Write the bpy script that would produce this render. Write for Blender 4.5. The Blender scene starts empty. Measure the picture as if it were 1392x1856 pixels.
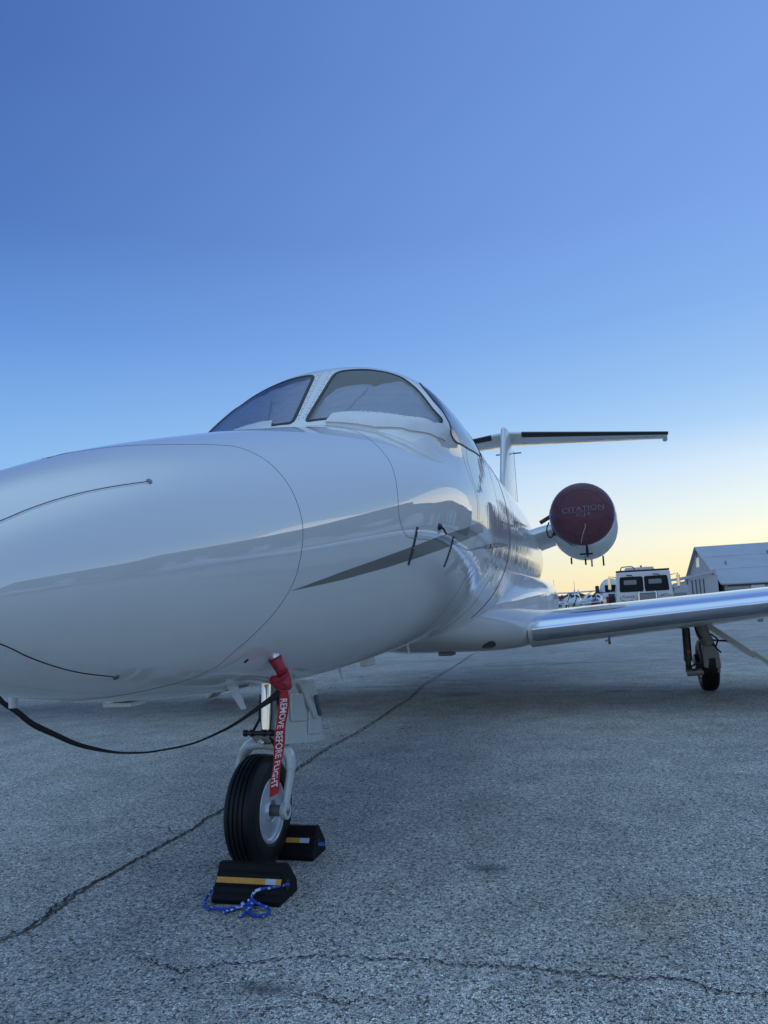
import bpy, bmesh, math, random
import numpy as np
from mathutils import Vector, Matrix
random.seed(7); RNG = np.random.default_rng(7)
SC = bpy.context.scene
COL = SC.collection

# ------------------------------------------------------------------ camera
cam_d = bpy.data.cameras.new('camera'); cam = bpy.data.objects.new('camera', cam_d); COL.objects.link(cam)
cx, cy, cz, yaw, pitch, roll = 1.43977, -3.09567, 1.03469, .261669, .128945, .0503041
F = Vector((-math.sin(yaw)*math.cos(pitch), math.cos(yaw)*math.cos(pitch), math.sin(pitch)))
R0 = Vector((math.cos(yaw), math.sin(yaw), 0)); U0v = R0.cross(F)
R1 = math.cos(roll)*R0 - math.sin(roll)*U0v; U1 = math.sin(roll)*R0 + math.cos(roll)*U0v
m = Matrix.Identity(4)
for i in range(3):
    m[i][0] = R1[i]; m[i][1] = U1[i]; m[i][2] = -F[i]
m[0][3], m[1][3], m[2][3] = cx, cy, cz
cam.matrix_world = m
cam_d.sensor_fit = 'VERTICAL'; cam_d.sensor_height = 36; cam_d.lens = 36*1385.1/1856
cam_d.clip_start = .05; cam_d.clip_end = 6000
SC.camera = cam
SC.render.resolution_x, SC.render.resolution_y = 768, 1024
vs = SC.view_settings
vs.view_transform = 'Standard'; vs.look = 'None'; vs.gamma = 1; vs.exposure = 0; vs.use_curve_mapping = False

# ------------------------------------------------------------------ sky
def lin(c):
    return [((v/255+.055)/1.055)**2.4 if v/255 > .04045 else v/255/12.92 for v in c]
GLOW = math.radians(35)            # compass side of the dusk glow, from +y towards +x
SUN_EL = math.radians(2.0)
world = bpy.data.worlds.new('World'); SC.world = world; world.use_nodes = True
nt = world.node_tree; nt.nodes.clear(); N = nt.nodes.new; Lk = nt.links.new
def tfac(d): return (.5+.5*math.cos(math.radians(d)))**2
tL, tR = tfac(76), tfac(24)
ELEV = [0, 2, 4, 6, 9, 12, 15, 20, 27, 37, 55, 90]
LEFT = [(222,206,200),(205,212,222),(180,205,232),(165,200,240),(150,193,240),(139,186,238),(126,174,232),(104,150,221),(81,124,195),(70,111,182),(68,106,176),(64,98,166)]
RIGHT = [(255,236,182),(255,244,200),(252,250,226),(236,245,242),(213,232,250),(172,209,246),(151,193,241),(131,175,236),(120,161,229),(111,151,221),(100,140,212),(84,122,195)]
def ramp(cols):
    r = N('ShaderNodeValToRGB'); e = r.color_ramp.elements
    while len(e) > 1: e.remove(e[-1])
    for k, (el, c) in enumerate(zip(ELEV, cols)):
        q = e[0] if k == 0 else e.new(el/90)
        q.position = el/90; q.color = (*c, 1)
    return r
A, B = [], []
for l, r in zip(LEFT, RIGHT):
    l = np.array(lin(l)); r = np.array(lin(r)); s = (r-l)/(tR-tL)
    A.append(np.maximum(l-tL*s, .6*l*[.3,.6,.9]).tolist()); B.append((l+(1-tL)*s).tolist())
def M_(op, a, b=None):
    n = N('ShaderNodeMath'); n.operation = op
    for k, v in enumerate((a, b)):
        if v is None: continue
        if isinstance(v, (int, float)): n.inputs[k].default_value = v
        else: Lk(v, n.inputs[k])
    return n.outputs[0]
tc = N('ShaderNodeTexCoord'); sp = N('ShaderNodeSeparateXYZ'); Lk(tc.outputs['Generated'], sp.inputs[0])
el = M_('MULTIPLY', M_('ARCSINE', sp.outputs[2]), 2/math.pi)
hl = M_('SQRT', M_('ADD', M_('ADD', M_('MULTIPLY', sp.outputs[0], sp.outputs[0]), M_('MULTIPLY', sp.outputs[1], sp.outputs[1])), 1e-6))
dt = M_('DIVIDE', M_('ADD', M_('MULTIPLY', sp.outputs[0], math.sin(GLOW)), M_('MULTIPLY', sp.outputs[1], math.cos(GLOW))), hl)
t1 = M_('POWER', M_('ADD', M_('MULTIPLY', dt, .5), .5), 2.0)
rA, rB = ramp(A), ramp(B); Lk(el, rA.inputs[0]); Lk(el, rB.inputs[0])
mx = N('ShaderNodeMix'); mx.data_type = 'RGBA'; Lk(t1, mx.inputs[0]); Lk(rA.outputs[0], mx.inputs[6]); Lk(rB.outputs[0], mx.inputs[7])
# unseen sky behind camera and overhead, brightened past dusk to light apron and jet
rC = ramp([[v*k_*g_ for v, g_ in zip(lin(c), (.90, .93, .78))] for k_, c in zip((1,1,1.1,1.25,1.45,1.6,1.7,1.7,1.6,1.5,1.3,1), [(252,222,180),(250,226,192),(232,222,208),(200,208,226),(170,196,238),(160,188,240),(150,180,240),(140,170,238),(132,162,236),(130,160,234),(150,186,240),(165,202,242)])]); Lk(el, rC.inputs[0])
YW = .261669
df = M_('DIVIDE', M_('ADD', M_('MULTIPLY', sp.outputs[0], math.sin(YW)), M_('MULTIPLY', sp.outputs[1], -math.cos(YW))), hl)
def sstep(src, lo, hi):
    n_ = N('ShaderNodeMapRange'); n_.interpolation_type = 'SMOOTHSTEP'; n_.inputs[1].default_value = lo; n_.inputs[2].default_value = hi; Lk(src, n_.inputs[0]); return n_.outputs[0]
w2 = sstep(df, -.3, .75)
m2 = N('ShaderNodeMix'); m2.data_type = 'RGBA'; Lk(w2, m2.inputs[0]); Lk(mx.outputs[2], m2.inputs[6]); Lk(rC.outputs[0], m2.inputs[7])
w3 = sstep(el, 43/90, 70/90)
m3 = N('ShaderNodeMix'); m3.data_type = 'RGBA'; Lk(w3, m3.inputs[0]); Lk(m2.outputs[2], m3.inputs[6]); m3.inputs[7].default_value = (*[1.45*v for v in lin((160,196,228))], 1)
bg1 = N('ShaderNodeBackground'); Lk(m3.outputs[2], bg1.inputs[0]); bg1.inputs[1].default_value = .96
sky = N('ShaderNodeTexSky'); sky.sky_type = 'NISHITA'; sky.sun_disc = False
sky.sun_elevation = SUN_EL; sky.sun_rotation = GLOW; sky.air_density = 1; sky.dust_density = .6; sky.ozone_density = 3
bg2 = N('ShaderNodeBackground'); Lk(sky.outputs[0], bg2.inputs[0]); bg2.inputs[1].default_value = .03
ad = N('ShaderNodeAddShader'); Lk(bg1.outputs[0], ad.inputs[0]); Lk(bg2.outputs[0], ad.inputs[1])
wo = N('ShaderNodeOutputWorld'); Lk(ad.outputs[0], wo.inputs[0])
# the last of the sun, low behind the hangars
sl = bpy.data.lights.new('sun', 'SUN'); sl.energy = .12; sl.angle = math.radians(30); sl.color = (1, .86, .68)
so = bpy.data.objects.new('sun', sl); COL.objects.link(so)
sd = Vector((math.sin(GLOW)*math.cos(SUN_EL), math.cos(GLOW)*math.cos(SUN_EL), math.sin(SUN_EL)))
so.rotation_euler = sd.to_track_quat('Z', 'Y').to_euler()

YS=np.array([-2.02,-1.9,-1.7,-1.4,-1.0,-.6,-.2,.2,.6,1.0,1.5,2.2,4,6,8,9.5,11,12.5,13.6])
ZT=np.array([1.09, 1.208, 1.345, 1.484, 1.611, 1.722, 1.828, 1.925, 2.021, 2.113, 2.22, 2.349, 2.429, 2.43, 2.42, 2.38, 2.3, 2.2,2.12])
ZB=np.array([1.05, 0.973, 0.922, 0.856, 0.793, 0.767, 0.753, 0.736, 0.740, 0.752, 0.769, 0.788, 0.804, 0.80, 0.994, 1.244, 1.5, 1.75,1.95])
AA=np.array([0.02, 0.13, 0.218, 0.306, 0.395, 0.472, 0.566, 0.69, 0.80, 0.85, 0.87, 0.849, 0.815, 0.80, 0.775, 0.622, 0.42, 0.2,.05])
ZM=np.array([1.07, 1.08, 1.118, 1.165, 1.240, 1.318, 1.408, 1.51, 1.59, 1.61, 1.61, 1.611, 1.612, 1.61, 1.637, 1.737, 1.85, 1.95,2.03])
def pchip(x,y,q):
    h=np.diff(x); d=np.diff(y)/h; m=np.zeros(len(x)); m[0]=d[0]; m[-1]=d[-1]
    for i in range(1,len(x)-1):
        if d[i-1]*d[i]>0:
            w1=2*h[i]+h[i-1]; w2=h[i]+2*h[i-1]; m[i]=(w1+w2)/(w1/d[i-1]+w2/d[i])
    i=np.clip(np.searchsorted(x,q)-1,0,len(x)-2); t=(q-x[i])/h[i]
    return (2*t**3-3*t**2+1)*y[i]+(t**3-2*t**2+t)*h[i]*m[i]+(-2*t**3+3*t**2)*y[i+1]+(t**3-t**2)*h[i]*m[i+1]
GY=np.linspace(-2.02,13.6,3125)
def _sm(w):
    v=pchip(YS,w,GY); dy=GY[1]-GY[0]
    for _ in range(3):           # repeated box blur, width fades out at the nose tip
        cs=np.r_[0,np.cumsum(v)]
        sg=np.clip((GY+2.02)*.35,0,.22); k=np.round(sg/dy).astype(int)
        i=np.arange(len(v)); k=np.minimum(k,np.minimum(i,len(v)-1-i))
        v=(cs[i+k+1]-cs[i-k])/(2*k+1)
    return v
PT,PB,PA,PM=[_sm(w) for w in (ZT,ZB,AA,ZM)]
U0,UT,UK,UZ,UA,UN=.585,.889,.394,2.525,.777,2.26
def prof(y): return [np.interp(y,GY,q) for q in (PT,PB,PA,PM)]
def radius(y,th):
    y=np.asarray(y,float); c=np.cos(th); s=np.sin(th)
    zt,zb,a,zm=prof(y)
    h=np.where(s>0,zt-zm,zm-zb)
    rd=1/np.sqrt((c/a)**2+(s/h)**2)
    # roof height eases down to the tail
    zf=np.interp(y,[0,6,8,9.5,11,13.6],[UZ,UZ,UZ-.03,2.46,2.36,2.15]); sp=np.maximum(s,1e-4)
    rf=1/((np.abs(c)/np.maximum(UA,a)*np.where(y>6,UA/np.maximum(a,.01)*0+1,1))**UN+(sp/(zf-zm))**UN)**(1/UN)
    rf=np.where(y>6.5,rd,rf)
    B=np.interp(U0,GY,PT)+UT*(y-U0)-zm
    qa=UT*UK*c*c+1e-6; disc=sp*sp+4*qa*B
    rw=(-sp+np.sqrt(np.maximum(disc,0)))/(2*qa); rw=np.where(B<=0,0,rw)
    up=.5*(rf+rw-np.sqrt((rf-rw)**2+.0016)); up=np.where(s>.05,up,0)
    e=.004
    q=np.clip((s-.12)/.34,0,1); w=q*q*(3-2*q); e=.004+.10*(1-w); d=up-rd
    bl=rd+w*.5*(d+np.sqrt(d*d+e*e))
    t2=np.minimum(th%(2*np.pi),(np.pi-th)%(2*np.pi))
    yc=np.interp(t2,[.30,.385,.46,.58,.75,.83,1.24,1.57],[.74,.685,.650,.622,.605,.598,.595,.595])
    L=np.interp(t2,[.3,.6,.9],[.45,.12,.03]); g=np.clip((y-yc)/L,0,1); g=np.where(t2<.9,g*(2-g),g)
    bl=rd+np.where(up>0,g,0)*(bl-rd)
    return np.where((s>.05)&(up>0),bl,rd)
def S(y,th,off=0.):
    y=np.asarray(y,float); th=np.asarray(th,float)
    def P(y,th):
        r=radius(y,th); zm=prof(y)[3]
        return np.stack([r*np.cos(th),y+0*r,zm+r*np.sin(th)],-1)
    p=P(y,th)
    if np.any(off!=0):
        e=.006; dy=P(y+e,th)-P(y-e,th); dt=P(y,th+e)-P(y,th-e)
        n=np.cross(dt,dy); n/=np.linalg.norm(n,axis=-1,keepdims=True)+1e-12
        ref=p.copy(); ref[...,1]=0; ref[...,2]-=prof(y)[3]
        sg=np.sign((n*ref).sum(-1,keepdims=True)); p=p+n*sg*np.asarray(off)[...,None]
    return p

# ------------------------------------------------------------------ materials
def mat(name, col, rough=.5, metal=0., coat=0., spec=.5, var=.06, vs_=12., bump=0., bs=60., rvar=.05, build=None):
    m = bpy.data.materials.new(name); m.use_nodes = True
    t = m.node_tree; b = t.nodes['Principled BSDF']; n = t.nodes.new; l = t.links.new
    c = n('ShaderNodeTexCoord'); nz = n('ShaderNodeTexNoise'); nz.inputs['Scale'].default_value = vs_; nz.inputs['Detail'].default_value = 5
    l(c.outputs['Object'], nz.inputs['Vector'])
    mr = n('ShaderNodeMapRange'); mr.inputs[3].default_value = 1-var*2; mr.inputs[4].default_value = 1+var*2; l(nz.outputs[0], mr.inputs[0])
    mm = n('ShaderNodeMix'); mm.data_type = 'RGBA'; mm.blend_type = 'MULTIPLY'; mm.inputs[0].default_value = 1
    mm.inputs[6].default_value = (*col, 1); l(mr.outputs[0], mm.inputs[7]); l(mm.outputs[2], b.inputs['Base Color'])
    r2 = n('ShaderNodeMapRange'); r2.inputs[3].default_value = max(.01, rough-rvar); r2.inputs[4].default_value = rough+rvar; l(nz.outputs[0], r2.inputs[0]); l(r2.outputs[0], b.inputs['Roughness'])
    b.inputs['Metallic'].default_value = metal; b.inputs['Coat Weight'].default_value = coat; b.inputs['Coat Roughness'].default_value = .02; b.inputs['Coat IOR'].default_value = 2.25 if name == 'white_aircraft_paint' else 1.5
    b.inputs['Specular IOR Level'].default_value = spec
    if bump:
        bz = n('ShaderNodeTexNoise'); bz.inputs['Scale'].default_value = bs; bz.inputs['Detail'].default_value = 4; l(c.outputs['Object'], bz.inputs['Vector'])
        bp = n('ShaderNodeBump'); bp.inputs['Strength'].default_value = 1; bp.inputs['Distance'].default_value = bump
        l(bz.outputs[0], bp.inputs['Height']); l(bp.outputs[0], b.inputs['Normal'])
    if build: build(t, b, n, l, c)
    return m

def paint_waves(t, b, n, l, c):
    # hand-finished skin: broad soft waves plus short ripples between the frames of the cabin
    mp = n('ShaderNodeMapping'); mp.inputs['Scale'].default_value = (1.2, 9, 1.2); l(c.outputs['Object'], mp.inputs[0])
    a = n('ShaderNodeTexNoise'); a.inputs['Scale'].default_value = 1.0; a.inputs['Detail'].default_value = 3; l(mp.outputs[0], a.inputs[0])
    s = n('ShaderNodeSeparateXYZ'); l(c.outputs['Object'], s.inputs[0])
    k = n('ShaderNodeMapRange'); k.inputs[1].default_value = .5; k.inputs[2].default_value = 1.8; k.inputs[3].default_value = .03; k.inputs[4].default_value = 1
    l(s.outputs[1], k.inputs[0])
    mu = n('ShaderNodeMath'); mu.operation = 'MULTIPLY'; l(a.outputs[0], mu.inputs[0]); l(k.outputs[0], mu.inputs[1])
    bp0 = n('ShaderNodeBump'); bp0.inputs['Strength'].default_value = 1; bp0.inputs['Distance'].default_value = .0014; l(mu.outputs[0], bp0.inputs['Height'])
    m2 = n('ShaderNodeMapping'); m2.inputs['Scale'].default_value = (1.3, 21, 1.3); l(c.outputs['Object'], m2.inputs[0])
    a2 = n('ShaderNodeTexNoise'); a2.inputs['Scale'].default_value = 1.0; a2.inputs['Detail'].default_value = 0; l(m2.outputs[0], a2.inputs[0])
    mu2 = n('ShaderNodeMath'); mu2.operation = 'MULTIPLY'; l(a2.outputs[0], mu2.inputs[0]); l(k.outputs[0], mu2.inputs[1])
    bp = n('ShaderNodeBump'); bp.inputs['Strength'].default_value = 1; bp.inputs['Distance'].default_value = .0015; l(mu2.outputs[0], bp.inputs['Height']); l(bp0.outputs[0], bp.inputs['Normal'])
    l(bp.outputs[0], b.inputs['Coat Normal']); l(bp.outputs[0], b.inputs['Normal'])

def rubber_b(t, b, n, l, c): pass
M = {}
M['paint'] = mat('white_aircraft_paint', (.69,.69,.665), .5, coat=1., spec=.1, var=.015, vs_=3, build=paint_waves)
M['paint2'] = mat('white_enamel', (.66,.67,.66), .3, coat=.5, var=.03)
M['gearpaint'] = mat('pale_gear_enamel', (.52,.54,.50), .28, coat=.6, var=.02, vs_=6)
M['stripe'] = mat('taupe_paint', (.15,.142,.13), .35, coat=1., var=.02)
M['charcoal'] = mat('charcoal_paint', (.02,.021,.024), .3, coat=1., var=.02)
M['seam'] = mat('dark_seam', (.07,.075,.085), .6, var=.1)
M['seal'] = mat('black_sealant', (.02,.02,.022), .55, var=.15, vs_=40)
M['blackstrip'] = mat('black_strip', (.012,.012,.014), .4, var=.1)
M['chrome'] = mat('polished_steel', (.72,.72,.72), .07, metal=1, var=.03, vs_=80, rvar=.04)
M['alu'] = mat('polished_aluminium', (.66,.70,.80), .09, metal=1, var=.02, vs_=5, rvar=.03)
M['steel'] = mat('cast_steel', (.22,.23,.24), .42, metal=.8, var=.15, vs_=40)
M['legpaint'] = mat('grey_leg_enamel', (.19,.20,.195), .4, coat=.3, var=.12, vs_=25)
M['darkmetal'] = mat('dark_metal', (.045,.047,.05), .4, metal=.7, var=.2, vs_=60)
M['rubber'] = mat('tyre_rubber', (.006,.0065,.0075), .5, spec=.3, var=.2, vs_=25, bump=.0004, bs=220)
M['chock'] = mat('chock_rubber', (.004,.0045,.0055), .6, spec=.22, var=.25, vs_=30, bump=.001, bs=180)
M['rim'] = mat('wheel_enamel', (.50,.53,.56), .22, metal=.25, coat=.6, var=.06, vs_=40)
M['interior_dark'] = mat('cockpit_dark_shell', (.035,.04,.05), .8, var=.2)  # dark colour stands for the shade inside the cockpit
def folds(t, b, n, l, c):
    w = n('ShaderNodeTexNoise'); w.inputs['Scale'].default_value = 1
    mp = n('ShaderNodeMapping'); mp.inputs['Scale'].default_value = (2, 3, 22); l(c.outputs['Object'], mp.inputs[0]); l(mp.outputs[0], w.inputs[0])
    bp = n('ShaderNodeBump'); bp.inputs['Distance'].default_value = .03; bp.inputs['Strength'].default_value = 1; l(w.outputs[0], bp.inputs['Height']); l(bp.outputs[0], b.inputs['Normal'])
M['shade'] = mat('silver_shade_fabric', (.46,.48,.54), .5, metal=.0, var=.06, vs_=8, build=folds)
M['maroon'] = mat('maroon_canvas', (.095,.018,.028), .5, var=.22, vs_=5, bump=.022, bs=5)
q_ = M['maroon'].node_tree.nodes['Principled BSDF']; q_.inputs['Sheen Weight'].default_value = .65; q_.inputs['Sheen Roughness'].default_value = .4; q_.inputs['Sheen Tint'].default_value = (.6,.65,.9,1)
M['red'] = mat('red_vinyl', (.33,.012,.03), .42, var=.12, vs_=40, bump=.0008, bs=90)
M['redweb'] = mat('red_webbing', (.42,.010,.018), .6, var=.12, vs_=90, bump=.0006, bs=500)
M['piping'] = mat('pale_piping', (.50,.22,.23), .6, var=.1)
M['letter'] = mat('white_lettering', (.75,.75,.76), .6, var=.04)
M['greyletter'] = mat('grey_lettering', (.19,.165,.19), .7, var=.08)
M['webbing'] = mat('black_webbing', (.008,.008,.010), .75, var=.15, vs_=90, bump=.0005, bs=500)
M['yellow'] = mat('yellow_reflective_tape', (.55,.27,.03), .45, var=.18, vs_=60, bump=.0006, bs=150)
M['silvertape'] = mat('silver_reflective_tape', (.42,.48,.56), .4, var=.06, vs_=60)
def rope_b(t, b, n, l, c):
    v = n('ShaderNodeTexVoronoi'); v.inputs['Scale'].default_value = 120; l(c.outputs['Object'], v.inputs[0])
    r = n('ShaderNodeValToRGB'); r.color_ramp.interpolation = 'CONSTANT'
    e = r.color_ramp.elements; e[0].color = (.01,.055,.36,1); e[1].position = .84; e[1].color = (.5,.6,.72,1)
    sp_ = n('ShaderNodeSeparateColor'); l(v.outputs['Color'], sp_.inputs[0]); l(sp_.outputs[0], r.inputs[0]); l(r.outputs[0], b.inputs['Base Color'])
M['rope'] = mat('blue_braided_rope', (.01,.05,.33), .55, bump=.001, bs=300, build=rope_b)
M['boot'] = mat('black_deice_boot', (.012,.013,.015), .45, var=.08)
M['metalroof'] = mat('weathered_metal_roof', (.42,.43,.45), .6, metal=.15, var=.07, vs_=.35)
M['wallgrey'] = mat('pale_painted_siding', (.42,.42,.43), .6, var=.05, vs_=1)
M['walldark'] = mat('dark_gap', (.06,.065,.07), .8)
M['truckwhite'] = mat('truck_white_paint', (.60,.61,.62), .35, coat=.5, var=.03, vs_=2)
M['truckglass'] = mat('dark_cab_glass', (.010,.018,.022), .14, var=.05, spec=.08)
M['grey'] = mat('mid_grey_paint', (.20,.21,.23), .5)
M['teal'] = mat('teal_sign_ink', (.02,.13,.15), .5)
M['ink'] = mat('dark_sign_ink', (.03,.04,.06), .5)
M['amber'] = mat('amber_lens', (.25,.09,.02), .3)
M['redlens'] = mat('red_lens', (.4,.03,.02), .3)
M['tan'] = mat('tan_paint', (.42,.31,.17), .5)
M['planewhite'] = mat('light_plane_paint', (.58,.58,.58), .35, coat=.5)
M['planered'] = mat('dark_red_paint', (.14,.02,.025), .4, coat=.5)
M['treeline'] = mat('winter_scrub', (.085,.05,.032), .9, var=.4, vs_=.25)
M['crack'] = mat('dark_crack', (.014,.015,.017), .95, var=.35, vs_=25, bump=.002, bs=120)  # near-black colour of the cracks and tar spots
M['dirt'] = mat('crack_dirt', (.085,.072,.055), .95, var=.4, vs_=50, bump=.003, bs=160)
M['brick'] = mat('terminal_wall', (.085,.08,.08), .7, var=.08, vs_=.8)
M['litwin'] = mat('pale_blinds_window', (.70,.72,.75), .2, var=.08)
M['coachglass'] = mat('dark_window_glass', (.02,.025,.03), .05)
M['leaf'] = mat('dry_leaf', (.11,.055,.025), .8)

def glass(name, tint, fac=1.):
    m = bpy.data.materials.new(name); m.use_nodes = True; t = m.node_tree; t.nodes.clear(); n = t.nodes.new; l = t.links.new
    tr = n('ShaderNodeBsdfTransparent'); tr.inputs[0].default_value = (*tint, 1)
    gl = n('ShaderNodeBsdfGlossy'); gl.inputs[1].default_value = .03
    nz = n('ShaderNodeTexNoise'); nz.inputs['Scale'].default_value = 3; bp = n('ShaderNodeBump'); bp.inputs['Distance'].default_value = .002
    l(nz.outputs[0], bp.inputs['Height']); l(bp.outputs[0], gl.inputs['Normal'])
    fr = n('ShaderNodeFresnel'); fr.inputs[0].default_value = 1.52
    mu = n('ShaderNodeMath'); mu.operation = 'MULTIPLY'; mu.inputs[1].default_value = fac; mu.use_clamp = True; l(fr.outputs[0], mu.inputs[0])
    mi = n('ShaderNodeMixShader'); l(mu.outputs[0], mi.inputs[0]); l(tr.outputs[0], mi.inputs[1]); l(gl.outputs[0], mi.inputs[2])
    o = n('ShaderNodeOutputMaterial'); l(mi.outputs[0], o.inputs[0]); return m
M['glass'] = glass('windshield_glass', (.88,.92,1.0), 1.5)

# asphalt: embedded stones, tar between them, broad worn patches and stains
am = bpy.data.materials.new('old_asphalt'); am.use_nodes = True
t = am.node_tree; b = t.nodes['Principled BSDF']; n = t.nodes.new; l = t.links.new
c = n('ShaderNodeTexCoord')
def noise(scale, det=4, vec=None, dist=0):
    q = n('ShaderNodeTexNoise'); q.inputs['Scale'].default_value = scale; q.inputs['Detail'].default_value = det; q.inputs['Distortion'].default_value = dist
    l(vec or c.outputs['Object'], q.inputs['Vector']); return q.outputs[0]
def ramp2(src, stops):
    r = n('ShaderNodeValToRGB'); e = r.color_ramp.elements
    while len(e) > 1: e.remove(e[-1])
    for k, (p, col) in enumerate(stops):
        q = e[0] if k == 0 else e.new(p)
        q.position = p; q.color = (*col, 1) if hasattr(col, '__len__') else (col, col, col, 1)
    l(src, r.inputs[0]); return r.outputs[0]
def mixc(a, b_, fac, mode='MULTIPLY'):
    q = n('ShaderNodeMix'); q.data_type = 'RGBA'; q.blend_type = mode
    if isinstance(fac, float): q.inputs[0].default_value = fac
    else: l(fac, q.inputs[0])
    for k, v in ((6, a), (7, b_)):
        if hasattr(v, '__len__'): q.inputs[k].default_value = (*v, 1)
        else: l(v, q.inputs[k])
    return q.outputs[2]
v1 = n('ShaderNodeTexVoronoi'); v1.inputs['Scale'].default_value = 140; v1.inputs['Randomness'].default_value = 1
wv = n('ShaderNodeVectorMath'); wv.operation = 'ADD'; l(c.outputs['Object'], wv.inputs[0])
nn_ = n('ShaderNodeTexNoise'); nn_.inputs['Scale'].default_value = 60; l(c.outputs['Object'], nn_.inputs['Vector'])
sc_ = n('ShaderNodeVectorMath'); sc_.operation = 'SCALE'; sc_.inputs['Scale'].default_value = .02; l(nn_.outputs['Color'], sc_.inputs[0]); l(sc_.outputs[0], wv.inputs[1])
l(wv.outputs[0], v1.inputs['Vector'])
ve = n('ShaderNodeTexVoronoi'); ve.feature = 'DISTANCE_TO_EDGE'; ve.inputs['Scale'].default_value = 140; l(wv.outputs[0], ve.inputs['Vector'])
sc3 = n('ShaderNodeSeparateColor'); l(v1.outputs['Color'], sc3.inputs[0])
stone = ramp2(sc3.outputs[0], [(0, (.25,.235,.20)), (.15, (.42,.395,.35)), (.6, (.56,.53,.465)), (.95, (.70,.665,.59)), (1, (.86,.82,.73))])
tar = ramp2(ve.outputs[0], [(0, .08), (.05, .5), (.11, 1.)])
pits = ramp2(noise(15, 3), [(.27, .25), (.33, 1.)])
base = mixc((.022,.023,.024), stone, tar, 'MIX')
fine = ramp2(noise(34, 6), [(.3, .78), (.62, 1.28)])
mid = ramp2(noise(3.2, 5), [(.3, .80), (.7, 1.14)])
big = ramp2(noise(.38, 5, dist=.6), [(.32, .94), (.66, 1.26)])
dark = ramp2(sc3.outputs[1], [(.0, .08), (.07, .14), (.11, 1.)])
spots = ramp2(noise(78, 3), [(.33, .08), (.43, 1.)])
col = mixc(mixc(mixc(mixc(base, fine, 1.), mid, 1.), big, 1.), spots, .9)
col = mixc(col, pits, .8)
col = mixc(col, dark, .9)
brown = ramp2(noise(.9, 4), [(.62, 0.), (.80, 1.)])
col = mixc(col, (.95,.82,.66), brown, 'MULTIPLY')
l(col, b.inputs['Base Color'])
b.inputs['Roughness'].default_value = .78; b.inputs['Specular IOR Level'].default_value = .35
hm = n('ShaderNodeMath'); hm.operation = 'MULTIPLY'; l(tar, hm.inputs[0]); hm.inputs[1].default_value = .7
ha = n('ShaderNodeMath'); ha.operation = 'ADD'; l(hm.outputs[0], ha.inputs[0]); l(noise(70, 4), ha.inputs[1])
bp = n('ShaderNodeBump'); bp.inputs['Strength'].default_value = .9; bp.inputs['Distance'].default_value = .005; l(ha.outputs[0], bp.inputs['Height']); l(bp.outputs[0], b.inputs['Normal'])
M['asphalt'] = am

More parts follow.
